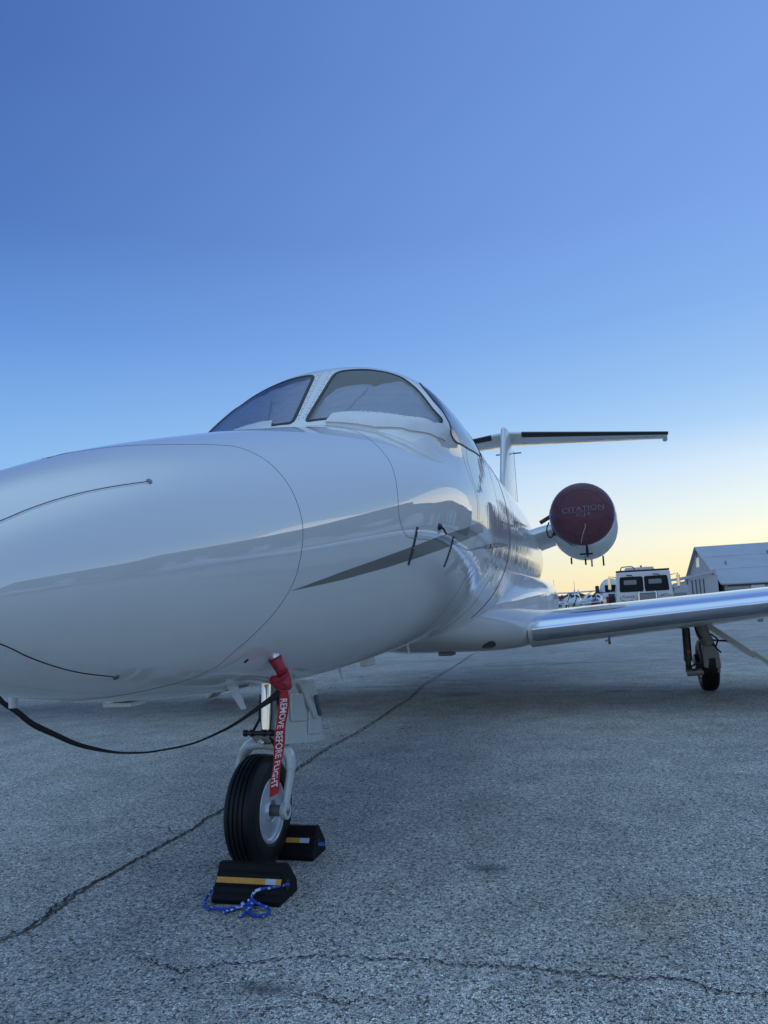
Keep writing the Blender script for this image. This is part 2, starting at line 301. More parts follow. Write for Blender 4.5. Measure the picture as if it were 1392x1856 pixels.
# ------------------------------------------------------------------ mesh helpers
class MB:
    def __init__(s): s.v = []; s.f = []; s.cut = []
    def add(s, V, Fc, T=None):
        o = len(s.v); s.cut.append((o, len(s.f)))
        for p in V:
            p = Vector(p); s.v.append(T @ p if T else p)
        s.f += [[i+o for i in q] for q in Fc]; return s
    def box(s, c, sz, T=None, taper=None):
        x, y, z = [k/2 for k in sz]; V = []
        for dz in (-z, z):
            k = taper if (taper and dz > 0) else 1
            for a, b_ in ((-x,-y),(x,-y),(x,y),(-x,y)): V.append((c[0]+a*k, c[1]+b_*k, c[2]+dz))
        return s.add(V, [(0,3,2,1),(4,5,6,7),(0,1,5,4),(1,2,6,5),(2,3,7,6),(3,0,4,7)], T)
    def tube(s, P, r, n=12, flat=1., caps=True, up=None):
        P = [Vector(p) for p in P]; R = r if hasattr(r, '__len__') else [r]*len(P)
        V = []; Fc = []; prev = None
        for i, p in enumerate(P):
            t = (P[min(i+1, len(P)-1)]-P[max(i-1, 0)]).normalized()
            if prev is None:
                a = Vector(up) if up else (Vector((0,0,1)) if abs(t.z) < .9 else Vector((1,0,0)))
                u = (a-t*a.dot(t)).normalized()
            else: u = (prev-t*prev.dot(t)).normalized()
            prev = u; w = t.cross(u)
            for k in range(n):
                q = 2*math.pi*k/n; V.append(p+R[i]*(u*math.cos(q)*flat+w*math.sin(q)))
        for i in range(len(P)-1):
            for k in range(n):
                a = i*n+k; b_ = i*n+(k+1) % n; Fc.append((a, b_, b_+n, a+n))
        if caps: Fc += [tuple(range(n-1, -1, -1)), tuple(range((len(P)-1)*n, len(P)*n))]
        return s.add(V, Fc)
    def lathe(s, prof, T=None, n=48, axis='x', closed=False):
        # prof: (along, radius)
        V = []; Fc = []
        for a, r in prof:
            for k in range(n):
                q = 2*math.pi*k/n; c_, s_ = r*math.cos(q), r*math.sin(q)
                V.append({'x': (a, c_, s_), 'y': (c_, a, s_), 'z': (c_, s_, a)}[axis])
        m_ = len(prof)
        for i in range(m_ if closed else m_-1):
            for k in range(n):
                j = (i+1) % m_
                Fc.append((i*n+k, i*n+(k+1) % n, j*n+(k+1) % n, j*n+k))
        if not closed:
            if prof[0][1] > 1e-4: Fc.append(tuple(range(n)))
            if prof[-1][1] > 1e-4: Fc.append(tuple((m_-1)*n+k for k in range(n-1, -1, -1)))
        return s.add(V, Fc, T)
    def prism(s, poly, a, b_, axis='x'):
        V = []; n = len(poly)
        for h in (a, b_):
            for p, q in poly: V.append({'x': (h, p, q), 'y': (p, h, q), 'z': (p, q, h)}[axis])
        return s.add(V, [tuple(range(n)), tuple(range(2*n-1, n-1, -1))]+[(i, i+n, (i+1) % n+n, (i+1) % n) for i in range(n)])
    def grid(s, G, wrap=False):
        a, b_ = len(G), len(G[0]); V = [tuple(p) for r in G for p in r]; Fc = []
        for i in range(a-1):
            for j in range(b_ if wrap else b_-1):
                Fc.append((i*b_+j, i*b_+(j+1) % b_, (i+1)*b_+(j+1) % b_, (i+1)*b_+j))
        return s.add(V, Fc)
    def build_each(s, name, mt, parent=None, **kw):
        cs = s.cut+[(len(s.v), len(s.f))]; out = []
        for (v0, f0), (v1, f1) in zip(cs[:-1], cs[1:]):
            q = MB(); q.v = s.v[v0:v1]; q.f = [[i-v0 for i in f] for f in s.f[f0:f1]]; out.append(q.build(name, mt, parent, **kw))
        return out
    def build(s, name, mt, parent=None, smooth=40, bev=0, seg=2, sub=0, loc=None):
        me = bpy.data.meshes.new(name); me.from_pydata(s.v, [], s.f); me.validate()
        bm = bmesh.new(); bm.from_mesh(me); bmesh.ops.remove_doubles(bm, verts=bm.verts, dist=1e-6); bmesh.ops.recalc_face_normals(bm, faces=bm.faces); bm.to_mesh(me); bm.free()
        if smooth:
            for p in me.polygons: p.use_smooth = True
            if smooth < 180: me.set_sharp_from_angle(angle=math.radians(smooth))
        o = bpy.data.objects.new(name, me); COL.objects.link(o)
        if loc:
            o.location = loc
            me.transform(Matrix.Translation(-Vector(loc)))
        if parent:
            o.parent = parent
            o.matrix_parent_inverse = WM[parent].inverted() if parent in WM else Matrix.Identity(4)
            if loc: pass
        if sub:
            q = o.modifiers.new('smooth', 'SUBSURF'); q.levels = q.render_levels = sub
        if bev:
            q = o.modifiers.new('bevel', 'BEVEL'); q.width = bev; q.segments = seg; q.limit_method = 'ANGLE'; q.angle_limit = math.radians(35)
            q.harden_normals = True
        me.materials.append(mt)
        return o
WM = {}
def thing(name, label, cat, loc=(0,0,0), rz=0, group=None):
    o = bpy.data.objects.new(name, None); COL.objects.link(o); o.location = loc; o.rotation_euler = (0,0,rz)
    o.empty_display_size = .2
    o['label'] = label; o['category'] = cat
    if group: o['group'] = group
    return o
def tag(o, label, cat, group=None):
    o['label'] = label; o['category'] = cat
    if group: o['group'] = group
    return o
def struct(o, kind='structure'):
    o['kind'] = kind; return o
def text2d(s, font_scale=0.):
    cu = bpy.data.curves.new('t', 'FONT'); cu.body = s; cu.size = 1; cu.resolution_u = 3; cu.offset = font_scale
    o = bpy.data.objects.new('t', cu); COL.objects.link(o)
    me = bpy.data.meshes.new_from_object(o)
    V = np.array([v.co[:2] for v in me.vertices]); Fc = [list(p.vertices) for p in me.polygons]
    bpy.data.objects.remove(o); bpy.data.curves.remove(cu); bpy.data.meshes.remove(me)
    V -= V.min(0); return V, Fc          # x 0..w, y 0..h
def smoothpath(P, n=8):
    P = [np.array(p, float) for p in P]; out = []
    for i in range(len(P)-1):
        p0, p1, p2, p3 = P[max(i-1,0)], P[i], P[i+1], P[min(i+2,len(P)-1)]
        for k in range(n):
            t = k/n; out.append(.5*(2*p1+(p2-p0)*t+(2*p0-5*p1+4*p2-p3)*t*t+(3*p1-p0-3*p2+p3)*t**3))
    out.append(P[-1]); return out
def resample(path, n):
    P = np.array(path, float); d = np.r_[0, np.cumsum(np.linalg.norm(np.diff(P, axis=0), axis=1))]
    q = np.linspace(0, d[-1], n); return np.stack([np.interp(q, d, P[:, k]) for k in range(P.shape[1])], 1)
def inpoly(px, py, poly):
    ins = np.zeros(px.shape, bool); n = len(poly)
    for i in range(n):
        (x1, y1), (x2, y2) = poly[i], poly[(i+1) % n]
        if y1 == y2: continue
        c_ = ((y1 > py) != (y2 > py)) & (px < (x2-x1)*(py-y1)/(y2-y1)+x1); ins ^= c_
    return ins

# surface of the fuselage as a function of station y and angle
def mirror(poly): return [(y, math.pi-t) for y, t in poly]
def roundpoly(poly, n=200, it=14):
    P = resample(list(poly)+[poly[0]], n+1)[:-1]
    for _ in range(it): P = .5*P+.25*(np.roll(P, 1, 0)+np.roll(P, -1, 0))
    return P
def patch(mb, poly, off, rings=16):
    P = np.array(poly, float); c_ = P.mean(0); n_ = len(P); V = []; Fc = []
    for k in range(rings+1):
        q = c_+(P-c_)*max(k/rings, .002); V += S(q[:,0], q[:,1], off*np.ones(n_)).tolist()
    for k in range(rings):
        for j in range(n_): Fc.append((k*n_+j, k*n_+(j+1) % n_, (k+1)*n_+(j+1) % n_, (k+1)*n_+j))
    return mb.add(V, Fc)
def strip(mb, CA, CB, off, n=60, rows=6):
    a, b_ = resample(CA, n), resample(CB, n); G = []
    for k in range(rows+1):
        q = a+(b_-a)*k/rows; G.append(S(q[:,0], q[:,1], off*np.ones(n)).tolist())
    return mb.grid(G)
def ribbon(mb, path, w, off=.0008, n=None, closed=False, thick=0):
    P = np.array(path, float)
    if not closed:
        P = resample(path, n or max(12, len(path)*6))
    c_ = S(P[:,0], P[:,1], off*np.ones(len(P))); o2 = S(P[:,0], P[:,1], (off+.01)*np.ones(len(P)))
    nr = o2-c_; nr /= np.linalg.norm(nr, axis=1, keepdims=True)
    tg = (np.roll(c_, -1, 0)-np.roll(c_, 1, 0)) if closed else np.gradient(c_, axis=0)
    sd_ = np.cross(tg, nr); sd_ /= np.linalg.norm(sd_, axis=1, keepdims=True)
    W = w*np.ones(len(P)) if not hasattr(w, '__len__') else np.array(w) if len(w) == len(P) else np.interp(np.linspace(0,1,len(P)), np.linspace(0,1,len(w)), w)
    h = W[:,None]/2; G = [c_-sd_*h-nr*.001, c_-sd_*h*.8+nr*thick, c_+sd_*h*.8+nr*thick, c_+sd_*h-nr*.001]
    G = [g.tolist() for g in G]
    if closed: G = [g+[g[0]] for g in G]
    return mb.grid(G)

# ================================================================== ground
mb = MB()
xs = sorted(set([-1500,-300,-60,-15,-5,0,5,15,60,300,1500])); ys = [-300,-60,-15,-5,0,5,15,60,300,1500,3500]
mb.grid([[(x, y, 0) for x in xs] for y in ys]); struct(mb.build('apron', M['asphalt'], smooth=0))
def crack(name, pts, w, z=.004, mt='crack', jit=.5, wj=.7, dens=60):
    P = resample(pts, max(20, int(dens*np.linalg.norm(np.diff(np.array(pts), axis=0), axis=1).sum())))
    n_ = len(P); tg = np.gradient(P, axis=0); tg /= np.linalg.norm(tg, axis=1, keepdims=True); nr = np.stack([-tg[:,1], tg[:,0]], 1)
    wob = np.cumsum(RNG.normal(0, 1, n_)); wob -= np.linspace(wob[0], wob[-1], n_); wob = wob/np.maximum(1, np.abs(wob).max())*w*3.6
    fine_ = RNG.normal(0, 1, n_)*w*jit
    C_ = P+nr*(wob+fine_)[:,None]
    wl = w*(1+wj*RNG.uniform(-1, 1, n_)); wl *= np.interp(np.linspace(0,1,n_), [0,.04,.96,1], [.1,1,1,.1])
    wr = w*(1+wj*RNG.uniform(-1, 1, n_))
    a = C_-nr*wl[:,None]/2; b_ = C_+nr*wr[:,None]/2
    G = [[(p[0], p[1], z) for p in a], [(p[0], p[1], z) for p in b_]]
    return struct(MB().grid(G).build(name, M[mt], smooth=0))
main = [(-.70,-1.3),(-.60,-.85),(-.551,-.693),(-.595,-.523),(-.614,-.338),(-.609,-.165),(-.617,.049),(-.616,.276),(-.598,.449),(-.63,.676),(-.626,.852),(-.62,1.423),(-.624,2.032),(-.666,2.79),(-.661,3.511),(-.692,4.345),(-.732,5.038),(-.752,5.758),(-.931,7.303),(-1.043,9.243),(-1.11,11.181),(-1.267,13.846),(-1.25,20)]
crack('pavement_crack', main, .014, z=.0042, mt='dirt', dens=55)
crack('pavement_crack', main, .0075, z=.0062, dens=70, jit=.9, wj=.95)
near = [(-.03,-.853),(.17,-.932),(.231,-.876),(.343,-.845),(.449,-.799),(.577,-.761),(.747,-.746),(.849,-.745),(.968,-.762),(1.078,-.739),(1.173,-.748),(1.297,-.766),(1.43,-.767),(1.573,-.76),(1.652,-.796),(1.734,-.786),(2.1,-.75)]
crack('pavement_crack', near, .006, dens=160, jit=1.1, wj=.95)
crack('pavement_crack', [(-.941,.497),(-.778,.491),(-.637,.465)], .006, dens=120, jit=1.0)
crack('pavement_crack', [(-.551,-.693),(-.579,-.609),(-.575,-.56),(-.60,-.50)], .008, dens=120, jit=1.0)
crack('pavement_crack', [(.55,-1.0),(.62,-.98),(.70,-1.02),(.74,-.97)], .005, dens=140, jit=1.0)
crack('pavement_crack', [(-3.2,7.0),(-1.6,7.3),(-.93,7.3)], .02, dens=20)
crack('pavement_crack', [(3.0,5.6),(4.2,6.4),(6.2,7.1),(9,7.4)], .016, dens=20)
crack('pavement_crack', [(-.9,10.2),(2,10.6),(7,10.4),(14,10.9)], .03, dens=10)
# tar blots and oil stains: thin discs of their own
mb = MB()
for _ in range(230):
    x, y = RNG.uniform(-2.5, 5.5), RNG.uniform(-1.0, 10); r = RNG.uniform(.002, .008)*(1+.45*max(0, y)); n_ = 9
    V = [(x+r*RNG.uniform(.5,1.2)*math.cos(6.283*k/n_), y+.8*r*RNG.uniform(.5,1.2)*math.sin(6.283*k/n_), .0038) for k in range(n_)]
    mb.add(V, [tuple(range(n_))])
struct(mb.build('tar_spots', M['crack'], smooth=0), 'stuff')
def stain(c_, r, name='oil_stain'):
    n_ = 60; V = []; Fc = []
    sm_ = mat('old_oil_stain', (.09,.092,.098), .6, var=.25, vs_=30)
    tt = sm_.node_tree; bb = tt.nodes['Principled BSDF']; nn = tt.nodes.new
    tcx = nn('ShaderNodeTexCoord'); gr = nn('ShaderNodeTexGradient'); gr.gradient_type = 'SPHERICAL'; mpp = nn('ShaderNodeMapping'); mpp.inputs['Scale'].default_value = (1/r[0],1/r[1],1)
    tt.links.new(tcx.outputs['Object'], mpp.inputs[0])
    nz = nn('ShaderNodeTexNoise'); nz.inputs['Scale'].default_value = 2.2/r[0]; nz.inputs['Detail'].default_value = 6; tt.links.new(tcx.outputs['Object'], nz.inputs['Vector'])
    tt.links.new(mpp.outputs[0], gr.inputs[0]); mm = nn('ShaderNodeMath'); mm.operation = 'MULTIPLY'; tt.links.new(gr.outputs[1], mm.inputs[0]); tt.links.new(nz.outputs[0], mm.inputs[1])
    ms = nn('ShaderNodeMath'); ms.operation = 'MULTIPLY'; ms.inputs[1].default_value = 1.1; ms.use_clamp = True; tt.links.new(mm.outputs[0], ms.inputs[0]); tt.links.new(ms.outputs[0], bb.inputs['Alpha'])
    V = [(c_[0]+r[0]*math.cos(6.283*k/n_), c_[1]+r[1]*math.sin(6.283*k/n_), .0032) for k in range(n_)]
    struct(MB().add(V, [tuple(range(n_))]).build(name, sm_, smooth=0, loc=(c_[0], c_[1], .0032)))
for c_, r in (((-.23,6.21),(.35,.30)),((1.58,6.16),(.22,.16)),((2.1,6.01),(.12,.08)),((.94,.08),(.10,.07)),((.1,4.9),(.12,.07)),((.45,-.98),(.12,.06))): stain(c_, r)

# ================================================================== business jet
jet = thing('business_jet', 'white twin engine business jet with blue-grey sky reflections and nose wheel in front', 'jet')
PANE = [(.628,1.4915),(1.072,1.4926),(1.094,1.4615),(1.110,1.30),(1.104,1.1415),(1.081,1.0204),(1.002,.8596),(.869,.6301),(.82,.5013),(.784,.5052),(.733,.6734),(.703,.9332),(.690,1.12),(.673,1.2262),(.640,1.235)]
SIDE = [(.865,.43),(.885,.53),(.945,.69),(1.045,.85),(1.12,.92),(1.40,.93),(1.65,.84),(1.82,.66),(1.87,.47),(1.65,.425),(1.25,.39),(.95,.385)]
PANE_R = roundpoly(PANE, 220, 10); SIDE_R = roundpoly(SIDE, 160, 8)
OPEN = [PANE_R, SIDE_R, np.array(mirror(PANE_R)), np.array(mirror(SIDE_R))]
ysn = np.unique(np.r_[np.linspace(-2.02,-1.7,40), np.arange(-1.7,.45,.02), np.arange(.45,2.0,.008), np.arange(2.0,13.6,.06), 13.6].round(4))
ths = np.linspace(-math.pi, math.pi, 641)[:-1]
YYg, TTg = np.meshgrid(ysn, ths, indexing='ij'); G = S(YYg, TTg)
nv = len(ths); yc = .5*(ysn[:-1]+ysn[1:]); tcn = ths+(ths[1]-ths[0])/2
Yc, Tc = np.meshgrid(yc, tcn, indexing='ij'); hole = np.zeros(Yc.shape, bool)
for P in OPEN: hole |= inpoly(Yc, Tc, P) | inpoly(Yc, Tc+2*math.pi, P)
def skin(name, i0, i1, mt):
    mb = MB(); mb.v = [Vector(p) for r in G[i0:i1+1] for p in r]
    for i in range(i0, i1):
        for j in range(nv):
            if hole[i, j]: continue
            a = (i-i0)*nv; k = (j+1) % nv; mb.f.append([a+j, a+k, a+nv+k, a+nv+j])
    return mb.build(name, mt, jet, smooth=180)
isp = int(np.argmin(abs(ysn+.62)))
skin('radome', 0, isp, M['paint']); body = skin('fuselage', isp, len(ysn)-1, M['paint'])
mb = MB(); Yl, Tl = np.meshgrid(np.linspace(.66,2.1,50), np.linspace(.25, math.pi-.25, 60), indexing='ij'); mb.grid(S(Yl, Tl, -.10*np.ones(Yl.shape)).tolist()); mb.build('cockpit_dark_shell', M['interior_dark'], jet)  # added dark shell behind the glass, painted as the unlit interior
for k, P in enumerate(OPEN):
    nm = 'windshield' if k % 2 == 0 else 'side_window'
    mb = MB(); patch(mb, P, .001); w = mb.build(nm, M['glass'], jet, smooth=180)
    mb = MB(); 
    if nm == 'windshield':      # heavy black seal down the post and the lower corner, a hairline elsewhere
        th_ = np.minimum(P[:,1], math.pi-P[:,1]); q_ = np.clip((th_-1.15)/.12, 0, 1); wv = .011+.011*q_
    else: wv = .011*np.ones(len(P))
    ribbon(mb, P, wv, .001, closed=True, thick=.0025); mb.build('window_seal', M['seal'], w)
SHADE = [(.64,1.475),(.72,1.485),(.814,1.4749),(.915,1.41),(.945,1.3052),(.953,1.22),(.950,1.17),(.925,1.135),(.950,1.10),(.988,1.06),(1.055,1.0115),(1.0,.84),(.865,.60),(.80,.47),(.745,.47),(.71,.67),(.69,.93),(.66,1.2262)]
SHADE = [(.64,1.475),(.72,1.485),(.82,1.4849),(.945,1.43),(.985,1.3252),(.998,1.22),(.995,1.17),(.975,1.135),(1.01,1.10),(1.045,1.06),(1.07,1.0),(1.0,.835),(.865,.60),(.80,.47),(.745,.47),(.71,.67),(.69,.93),(.66,1.2262)]
FULL = mirror([(c0_[0], c0_[1]) for c0_ in PANE])
for P in (SHADE, FULL):
    q = roundpoly(P, 160, 2); mb = MB(); n_ = len(q); c0 = q.mean(0); V = []; Fc = []
    for r_ in range(29):
        g = c0+(q-c0)*max(r_/28, .002)
        off = -.020-.005*np.sin(g[:,1]*9+g[:,0]*9)-.003*np.sin(g[:,0]*60+3*np.sin(g[:,1]*14)); V += S(g[:,0], g[:,1], off).tolist()
    for r_ in range(28):
        for j in range(n_): Fc.append((r_*n_+j, r_*n_+(j+1) % n_, (r_+1)*n_+(j+1) % n_, (r_+1)*n_+j))
    mb.add(V, Fc); sh = mb.build('sun_shade', M['shade'], jet, smooth=180)
    seam_ = [(.72,1.16),(.82,1.165),(.945,1.165)] if P is SHADE else mirror([(.72,1.16),(.82,1.165),(.945,1.165)])
    mb = MB(); pp = resample(seam_, 20); mb.tube(S(pp[:,0], pp[:,1], -.012*np.ones(20)).tolist(), .006, 8); mb.build('shade_spar', M['shade'], sh)
for P in (SIDE, mirror(SIDE)):
    mb = MB(); patch(mb, roundpoly([(a, b_) for a, b_ in P], 120, 4), -.03); mb.build('sun_shade', M['shade'], jet, smooth=180)
# raised weather lip under the panes
thc = np.linspace(1.24, .40, 40); ycr = []
Yq = np.linspace(.3, 1.2, 900)
for th in thc:
    zt, zb_, a_, zm_ = prof(Yq); rd_ = 1/np.sqrt((math.cos(th)/a_)**2+(math.sin(th)/(zt-zm_))**2); ycr.append(Yq[np.argmax(radius(Yq, th)-rd_ > .006)])
low = [(max(y+.008, .60), t) for y, t in zip(ycr, thc) if t > .84]+[(.625,.75),(.688,.5561),(.762,.4412),(.832,.40)]
top = [(.676,1.237),(.693,1.12),(.707,.9384),(.735,.6776),(.779,.5252),(.857,.465)]
for mir in (0, 1):
    mb = MB(); a_, b_ = (mirror(top), mirror(low)) if mir else (top, low)
    strip(mb, a_, b_, .010, 60, 5)
    pp = resample(a_, 60); qq = resample(b_, 60)
    for cv in (pp, qq): mb.grid([S(cv[:,0], cv[:,1], .010*np.ones(60)).tolist(), S(cv[:,0], cv[:,1], -.004*np.ones(60)).tolist()])
    for k in (0, -1):
        e_ = resample([pp[k], qq[k]], 6); mb.grid([S(e_[:,0], e_[:,1], .010*np.ones(6)).tolist(), S(e_[:,0], e_[:,1], -.004*np.ones(6)).tolist()])
    lip = mb.build('rain_fairing', M['paint2'], jet, smooth=40)
    mb = MB()
    for t_ in (1.0,.96,.92,.86,.80,.74,.68,.62):
        y_ = np.interp(-t_, [-q[1] for q in top], [q[0] for q in top])+.004; th = math.pi-t_ if mir else t_
        mb.tube([S(y_+.012, th, np.array(.007)).tolist(), S(y_-.012, th, np.array(.0115)).tolist()], .0020, 6)
    mb.build_each('nozzle_finger', M['paint2'], lip)
# screws down both sides of the centre post
mb = MB()
for i, y_ in enumerate(np.linspace(.66, 1.10, 17)):
    for sgn in (-1, 1):
        for o_ in (.022, .036) if i % 2 else (.022,):
            p = S(y_, math.pi/2+sgn*o_/.75, np.array(.0012)); q = S(y_, math.pi/2+sgn*o_/.75, np.array(.0022)); mb.tube([p.tolist(), q.tolist()], .0030, 8)
mb.build_each('post_screw', M['steel'], jet)
# panel lines
RJ = [(-1.33,1.6),(-1.20,1.50),(-1.06,1.3445),(-.936,1.1889),(-.761,1.0327),(-.660,.9193),(-.618,.74),(-.605,.5556),(-.601,.20),(-.601,.0047),(-.615,-.20),(-.637,-.3708),(-.70,-.57),(-.762,-.716),(-.821,-.8632),(-.85,-.9846),(-.951,-1.1116),(-1.076,-1.2205),(-1.2,-1.40),(-1.25,-1.57)]
for mir in (0, 1):
    mb = MB(); ribbon(mb, smoothpath(mirror(RJ) if mir else RJ, 6), .0026, .0006, n=260); mb.build('radome_joint', M['seam'], jet)
DOOR = [(.595,1.25),(.5,1.0),(.407,.7904),(.3,.5883),(.225,.4363),(.173,.3021),(.12,.1781),(.09,.0664),(.086,-.0441),(.105,-.122),(.150,-.1968),(.227,-.2345),(.461,-.2728),(.731,-.3006),(1.0,-.325),(1.07,-.30),(1.10,-.25),(1.105,.0),(1.09,.261),(1.05,.36)]
for mir in (0, 1):
    mb = MB(); D_ = smoothpath(mirror(DOOR) if mir else DOOR, 5); ribbon(mb, D_, .0026, .0006, n=240); dr = mb.build('baggage_door_seam', M['seam'], jet)
    for L_ in ([(.250,-.165),(.233,-.2957),(.226,-.405)], [(.683,-.25),(.665,-.355),(.654,-.445)]):
        L_ = mirror(L_) if mir else L_
        mb = MB(); ribbon(mb, L_, .017, .0012, n=24, thick=.003); la = mb.build('door_latch', M['darkmetal'], jet)
        mb = MB()
        for f_ in (.12, .30, .55, .93):
            c0 = resample(L_, 21)[int(f_*20)]; p = S(c0[0], c0[1], np.array(.004)); q = S(c0[0], c0[1], np.array(.0062)); mb.tube([p.tolist(), q.tolist()], .0045, 8)
        mb.build_each('latch_pin', M['chrome'], la)
mb = MB()
for P_ in ([(1.17,1.0),(1.16,.261),(1.15,.0),(1.15,-.3),(1.16,-.9),(1.17,-1.5)], [(3.0,1.2),(2.98,.3),(2.96,-.1),(2.96,-.5),(2.97,-.95)], [(3.72,1.2),(3.71,.5),(3.70,-.05),(3.68,-.3)], [(2.2,1.3),(2.2,.5),(2.2,-.4),(2.2,-1.2)]):
    ribbon(mb, P_, .003, .0006, n=90)
mb.build_each('panel_seam', M['seam'], jet)
mb = MB()
for y0_, y1_ in ((2.99, 3.03),):
    ribbon(mb, [((y0_+y1_)/2, t_) for t_ in np.linspace(-.95, 1.2, 60)], .012, .0008, n=90, thick=.001)
mb.build('cabin_door_seam', M['seal'], jet)
# lightning strips on the radome, with end fasteners
for P_ in ([(-1.9,.70),(-1.78,.74),(-1.671,.7669),(-1.586,.7973),(-1.474,.8032),(-1.351,.7778),(-1.216,.732)], [(-1.9,-.2),(-1.78,-.42),(-1.684,-.5637),(-1.6,-.7307),(-1.503,-.8657),(-1.4,-.9557),(-1.272,-1.0109)]):
    for mir in (0, 1):
        Q_ = mirror(P_) if mir else P_; mb = MB(); ribbon(mb, smoothpath(Q_, 6), .003, .0008, n=110, thick=.0008); st = mb.build('lightning_strip', M['seal'], jet); mb = MB(); ribbon(mb, [(a_, b_-.011*(1 if not mir else -1)) for a_, b_ in smoothpath(Q_, 6)], .004, .0006, n=110, thick=.0006); mb.build('strip_bead', M['letter'], st)
        p = S(Q_[-1][0], Q_[-1][1], np.array(.0)); q = S(Q_[-1][0], Q_[-1][1], np.array(.004)); mb = MB().tube([p.tolist(), q.tolist()], .0085, 16); mb.build('strip_fastener', M['steel'], st)
# paint scheme
U_ = [(-.635,-.4137),(-.477,-.3838),(-.312,-.3553),(.012,-.3152),(.29,-.2788),(.517,-.2443),(.823,-.1982),(1.278,-.1011)]
L_ = [(-.635,-.4157),(-.468,-.4168),(-.296,-.4162),(.034,-.3966),(.318,-.3668),(.55,-.3324),(.86,-.2702),(1.305,-.175)]
D1 = [(.983,-.3267),(1.278,-.2738),(1.936,-.191),(2.814,-.1348)]; D2 = [(.983,-.3277),(1.297,-.2911),(2.026,-.2314),(2.814,-.150)]
for mir in (0, 1):
    f_ = mirror if mir else (lambda q: q)
    mb = MB(); strip(mb, f_(U_), f_(L_), .0007, 260, 8); mb.build('taupe_stripe', M['stripe'], jet)
    mb = MB(); strip(mb, f_(D1), f_(D2), .0009, 200, 6); mb.build('charcoal_stripe', M['charcoal'], jet)
# probes, ports, antennas
mb = MB(); p = S(-.689,-.96,np.array(.0)); q = S(-.689,-.96,np.array(.0012)); mb.tube([p.tolist(), q.tolist()], .010, 14); mb.build('drain_port', M['seal'], jet)
mb = MB(); p = S(.477,-.1869,np.array(.0)); q = S(.477,-.1869,np.array(.012)); mb.tube([p.tolist(), q.tolist()], [.018,.012], 16); mb.tube([q.tolist(), (q+np.array([.01,.01,-.012])).tolist(), (q+np.array([.012,.05,-.03])).tolist()], .005, 8); mb.build('angle_vane', M['darkmetal'], jet)
def blade(name, root, c0, tip, c1, th, mt, parent, plate=None):
    mb = MB(); G_ = []
    for (p, ch, tk) in ((root, c0, th), (tuple(.5*(a+b_) for a, b_ in zip(root, tip)), .5*(c0+c1), th*.8), (tip, c1, th*.6)):
        r_ = []
        for k in range(16):
            q_ = 2*math.pi*k/16; u = math.cos(q_); r_.append((p[0]+tk/2*math.sin(q_)*(1-.35*u), p[1]-u*ch/2, p[2]))
        G_.append(r_)
    mb.grid(G_, wrap=True); mb.add(G_[-1], [tuple(range(16))])
    o = mb.build(name, mt, parent, smooth=50)
    if plate:
        pc, a_, b_ = plate; m2 = MB(); V = [(pc[0]+b_*math.sin(6.283*k/32), pc[1]+a_*math.cos(6.283*k/32), pc[2]) for k in range(32)]; V2 = [(x, y, z-.006) for x, y, z in V]
        m2.add(V+V2, [tuple(range(32)), tuple(range(63, 31, -1))]+[(k, (k+1) % 32, 32+(k+1) % 32, 32+k) for k in range(32)]); m2.build('base_plate', mt, o)
    return o
blade('blade_antenna', (.145,-.515,.795), .085, (.145,-.425,.700), .042, .018, M['paint2'], jet, ((.145,-.475,.781), .105, .020))
blade('blade_antenna', (.05,.95,.765), .06, (.05,1.02,.67), .025, .012, M['paint2'], jet)
mb = MB().box((.02,1.62,.735), (.05,.17,.075)); mb.build('box_antenna', M['paint2'], jet, bev=.008)
blade('blade_antenna', (.03,2.65,.80), .07, (.03,2.70,.70), .04, .02, M['paint2'], jet)
mb = MB().tube([(-.25,-1.15,.84),(-.25,-1.15,.805)], [.014,.012], 12); mb.build('drain_tube', M['paint2'], jet)
mb = MB().box((-.02,-.93,.787), (.10,.09,.014)); mb.build('radome_vent', M['paint2'], jet, bev=.004)
mb = MB().box((.02,4.3,.598), (.14,.20,.035)); mb.build('belly_antenna', M['grey'], jet, bev=.012)
mb = MB().tube([(.34,-.508,.833),(.318,-.509,.883),(.300,-.500,.900)], [.014,.017,.024], 20); mb.build('probe_mast', M['chrome'], jet)
mb = MB().tube([(-.34,-.508,.833),(-.318,-.509,.883),(-.300,-.500,.900)], [.014,.017,.024], 20); mb.build('probe_mast', M['chrome'], jet)

# belly fairing
FY = [2.9,3.2,3.6,4.0,4.4,4.8,5.4,6.2,7.0,7.8,8.4]; FA = [.10,.30,.52,.70,.83,.92,1.0,1.02,.98,.75,.3]; FB = [.86,.765,.690,.635,.600,.582,.575,.60,.66,.78,.98]; FZ = [.95,.96,.98,1.02,1.04,1.05,1.06,1.07,1.1,1.2,1.3]
def fexp(y): return float(np.interp(y, [3.2, 4.6], [2.7, 5.0]))
mb = MB(); G_ = []
for y_ in np.linspace(2.9, 8.4, 90):
    a_, b__, z_ = [float(pchip(np.array(FY), np.array(q), np.array([y_]))[0]) for q in (FA, FB, FZ)]; r_ = []
    for k in range(72):
        th = 2*math.pi*k/72; c_, s_ = math.cos(th), math.sin(th); e_ = 2/(fexp(y_) if s_ < 0 else 2.7)
        r_.append((a_*np.sign(c_)*abs(c_)**e_, y_, z_+((z_-b__) if s_ < 0 else np.interp(y_,[3,4,5,7,8],[.22,.24,.36,.34,.2]))*np.sign(s_)*abs(s_)**e_))
    G_.append(r_)
mb.grid(G_, wrap=True); mb.add(G_[0], [tuple(range(72))]); fr = mb.build('belly_fairing', M['paint'], jet, smooth=60)
mb = MB(); V = [(.42+.10*math.cos(6.283*k/40)+.0, 4.15+.16*math.sin(6.283*k/40)) for k in range(40)]
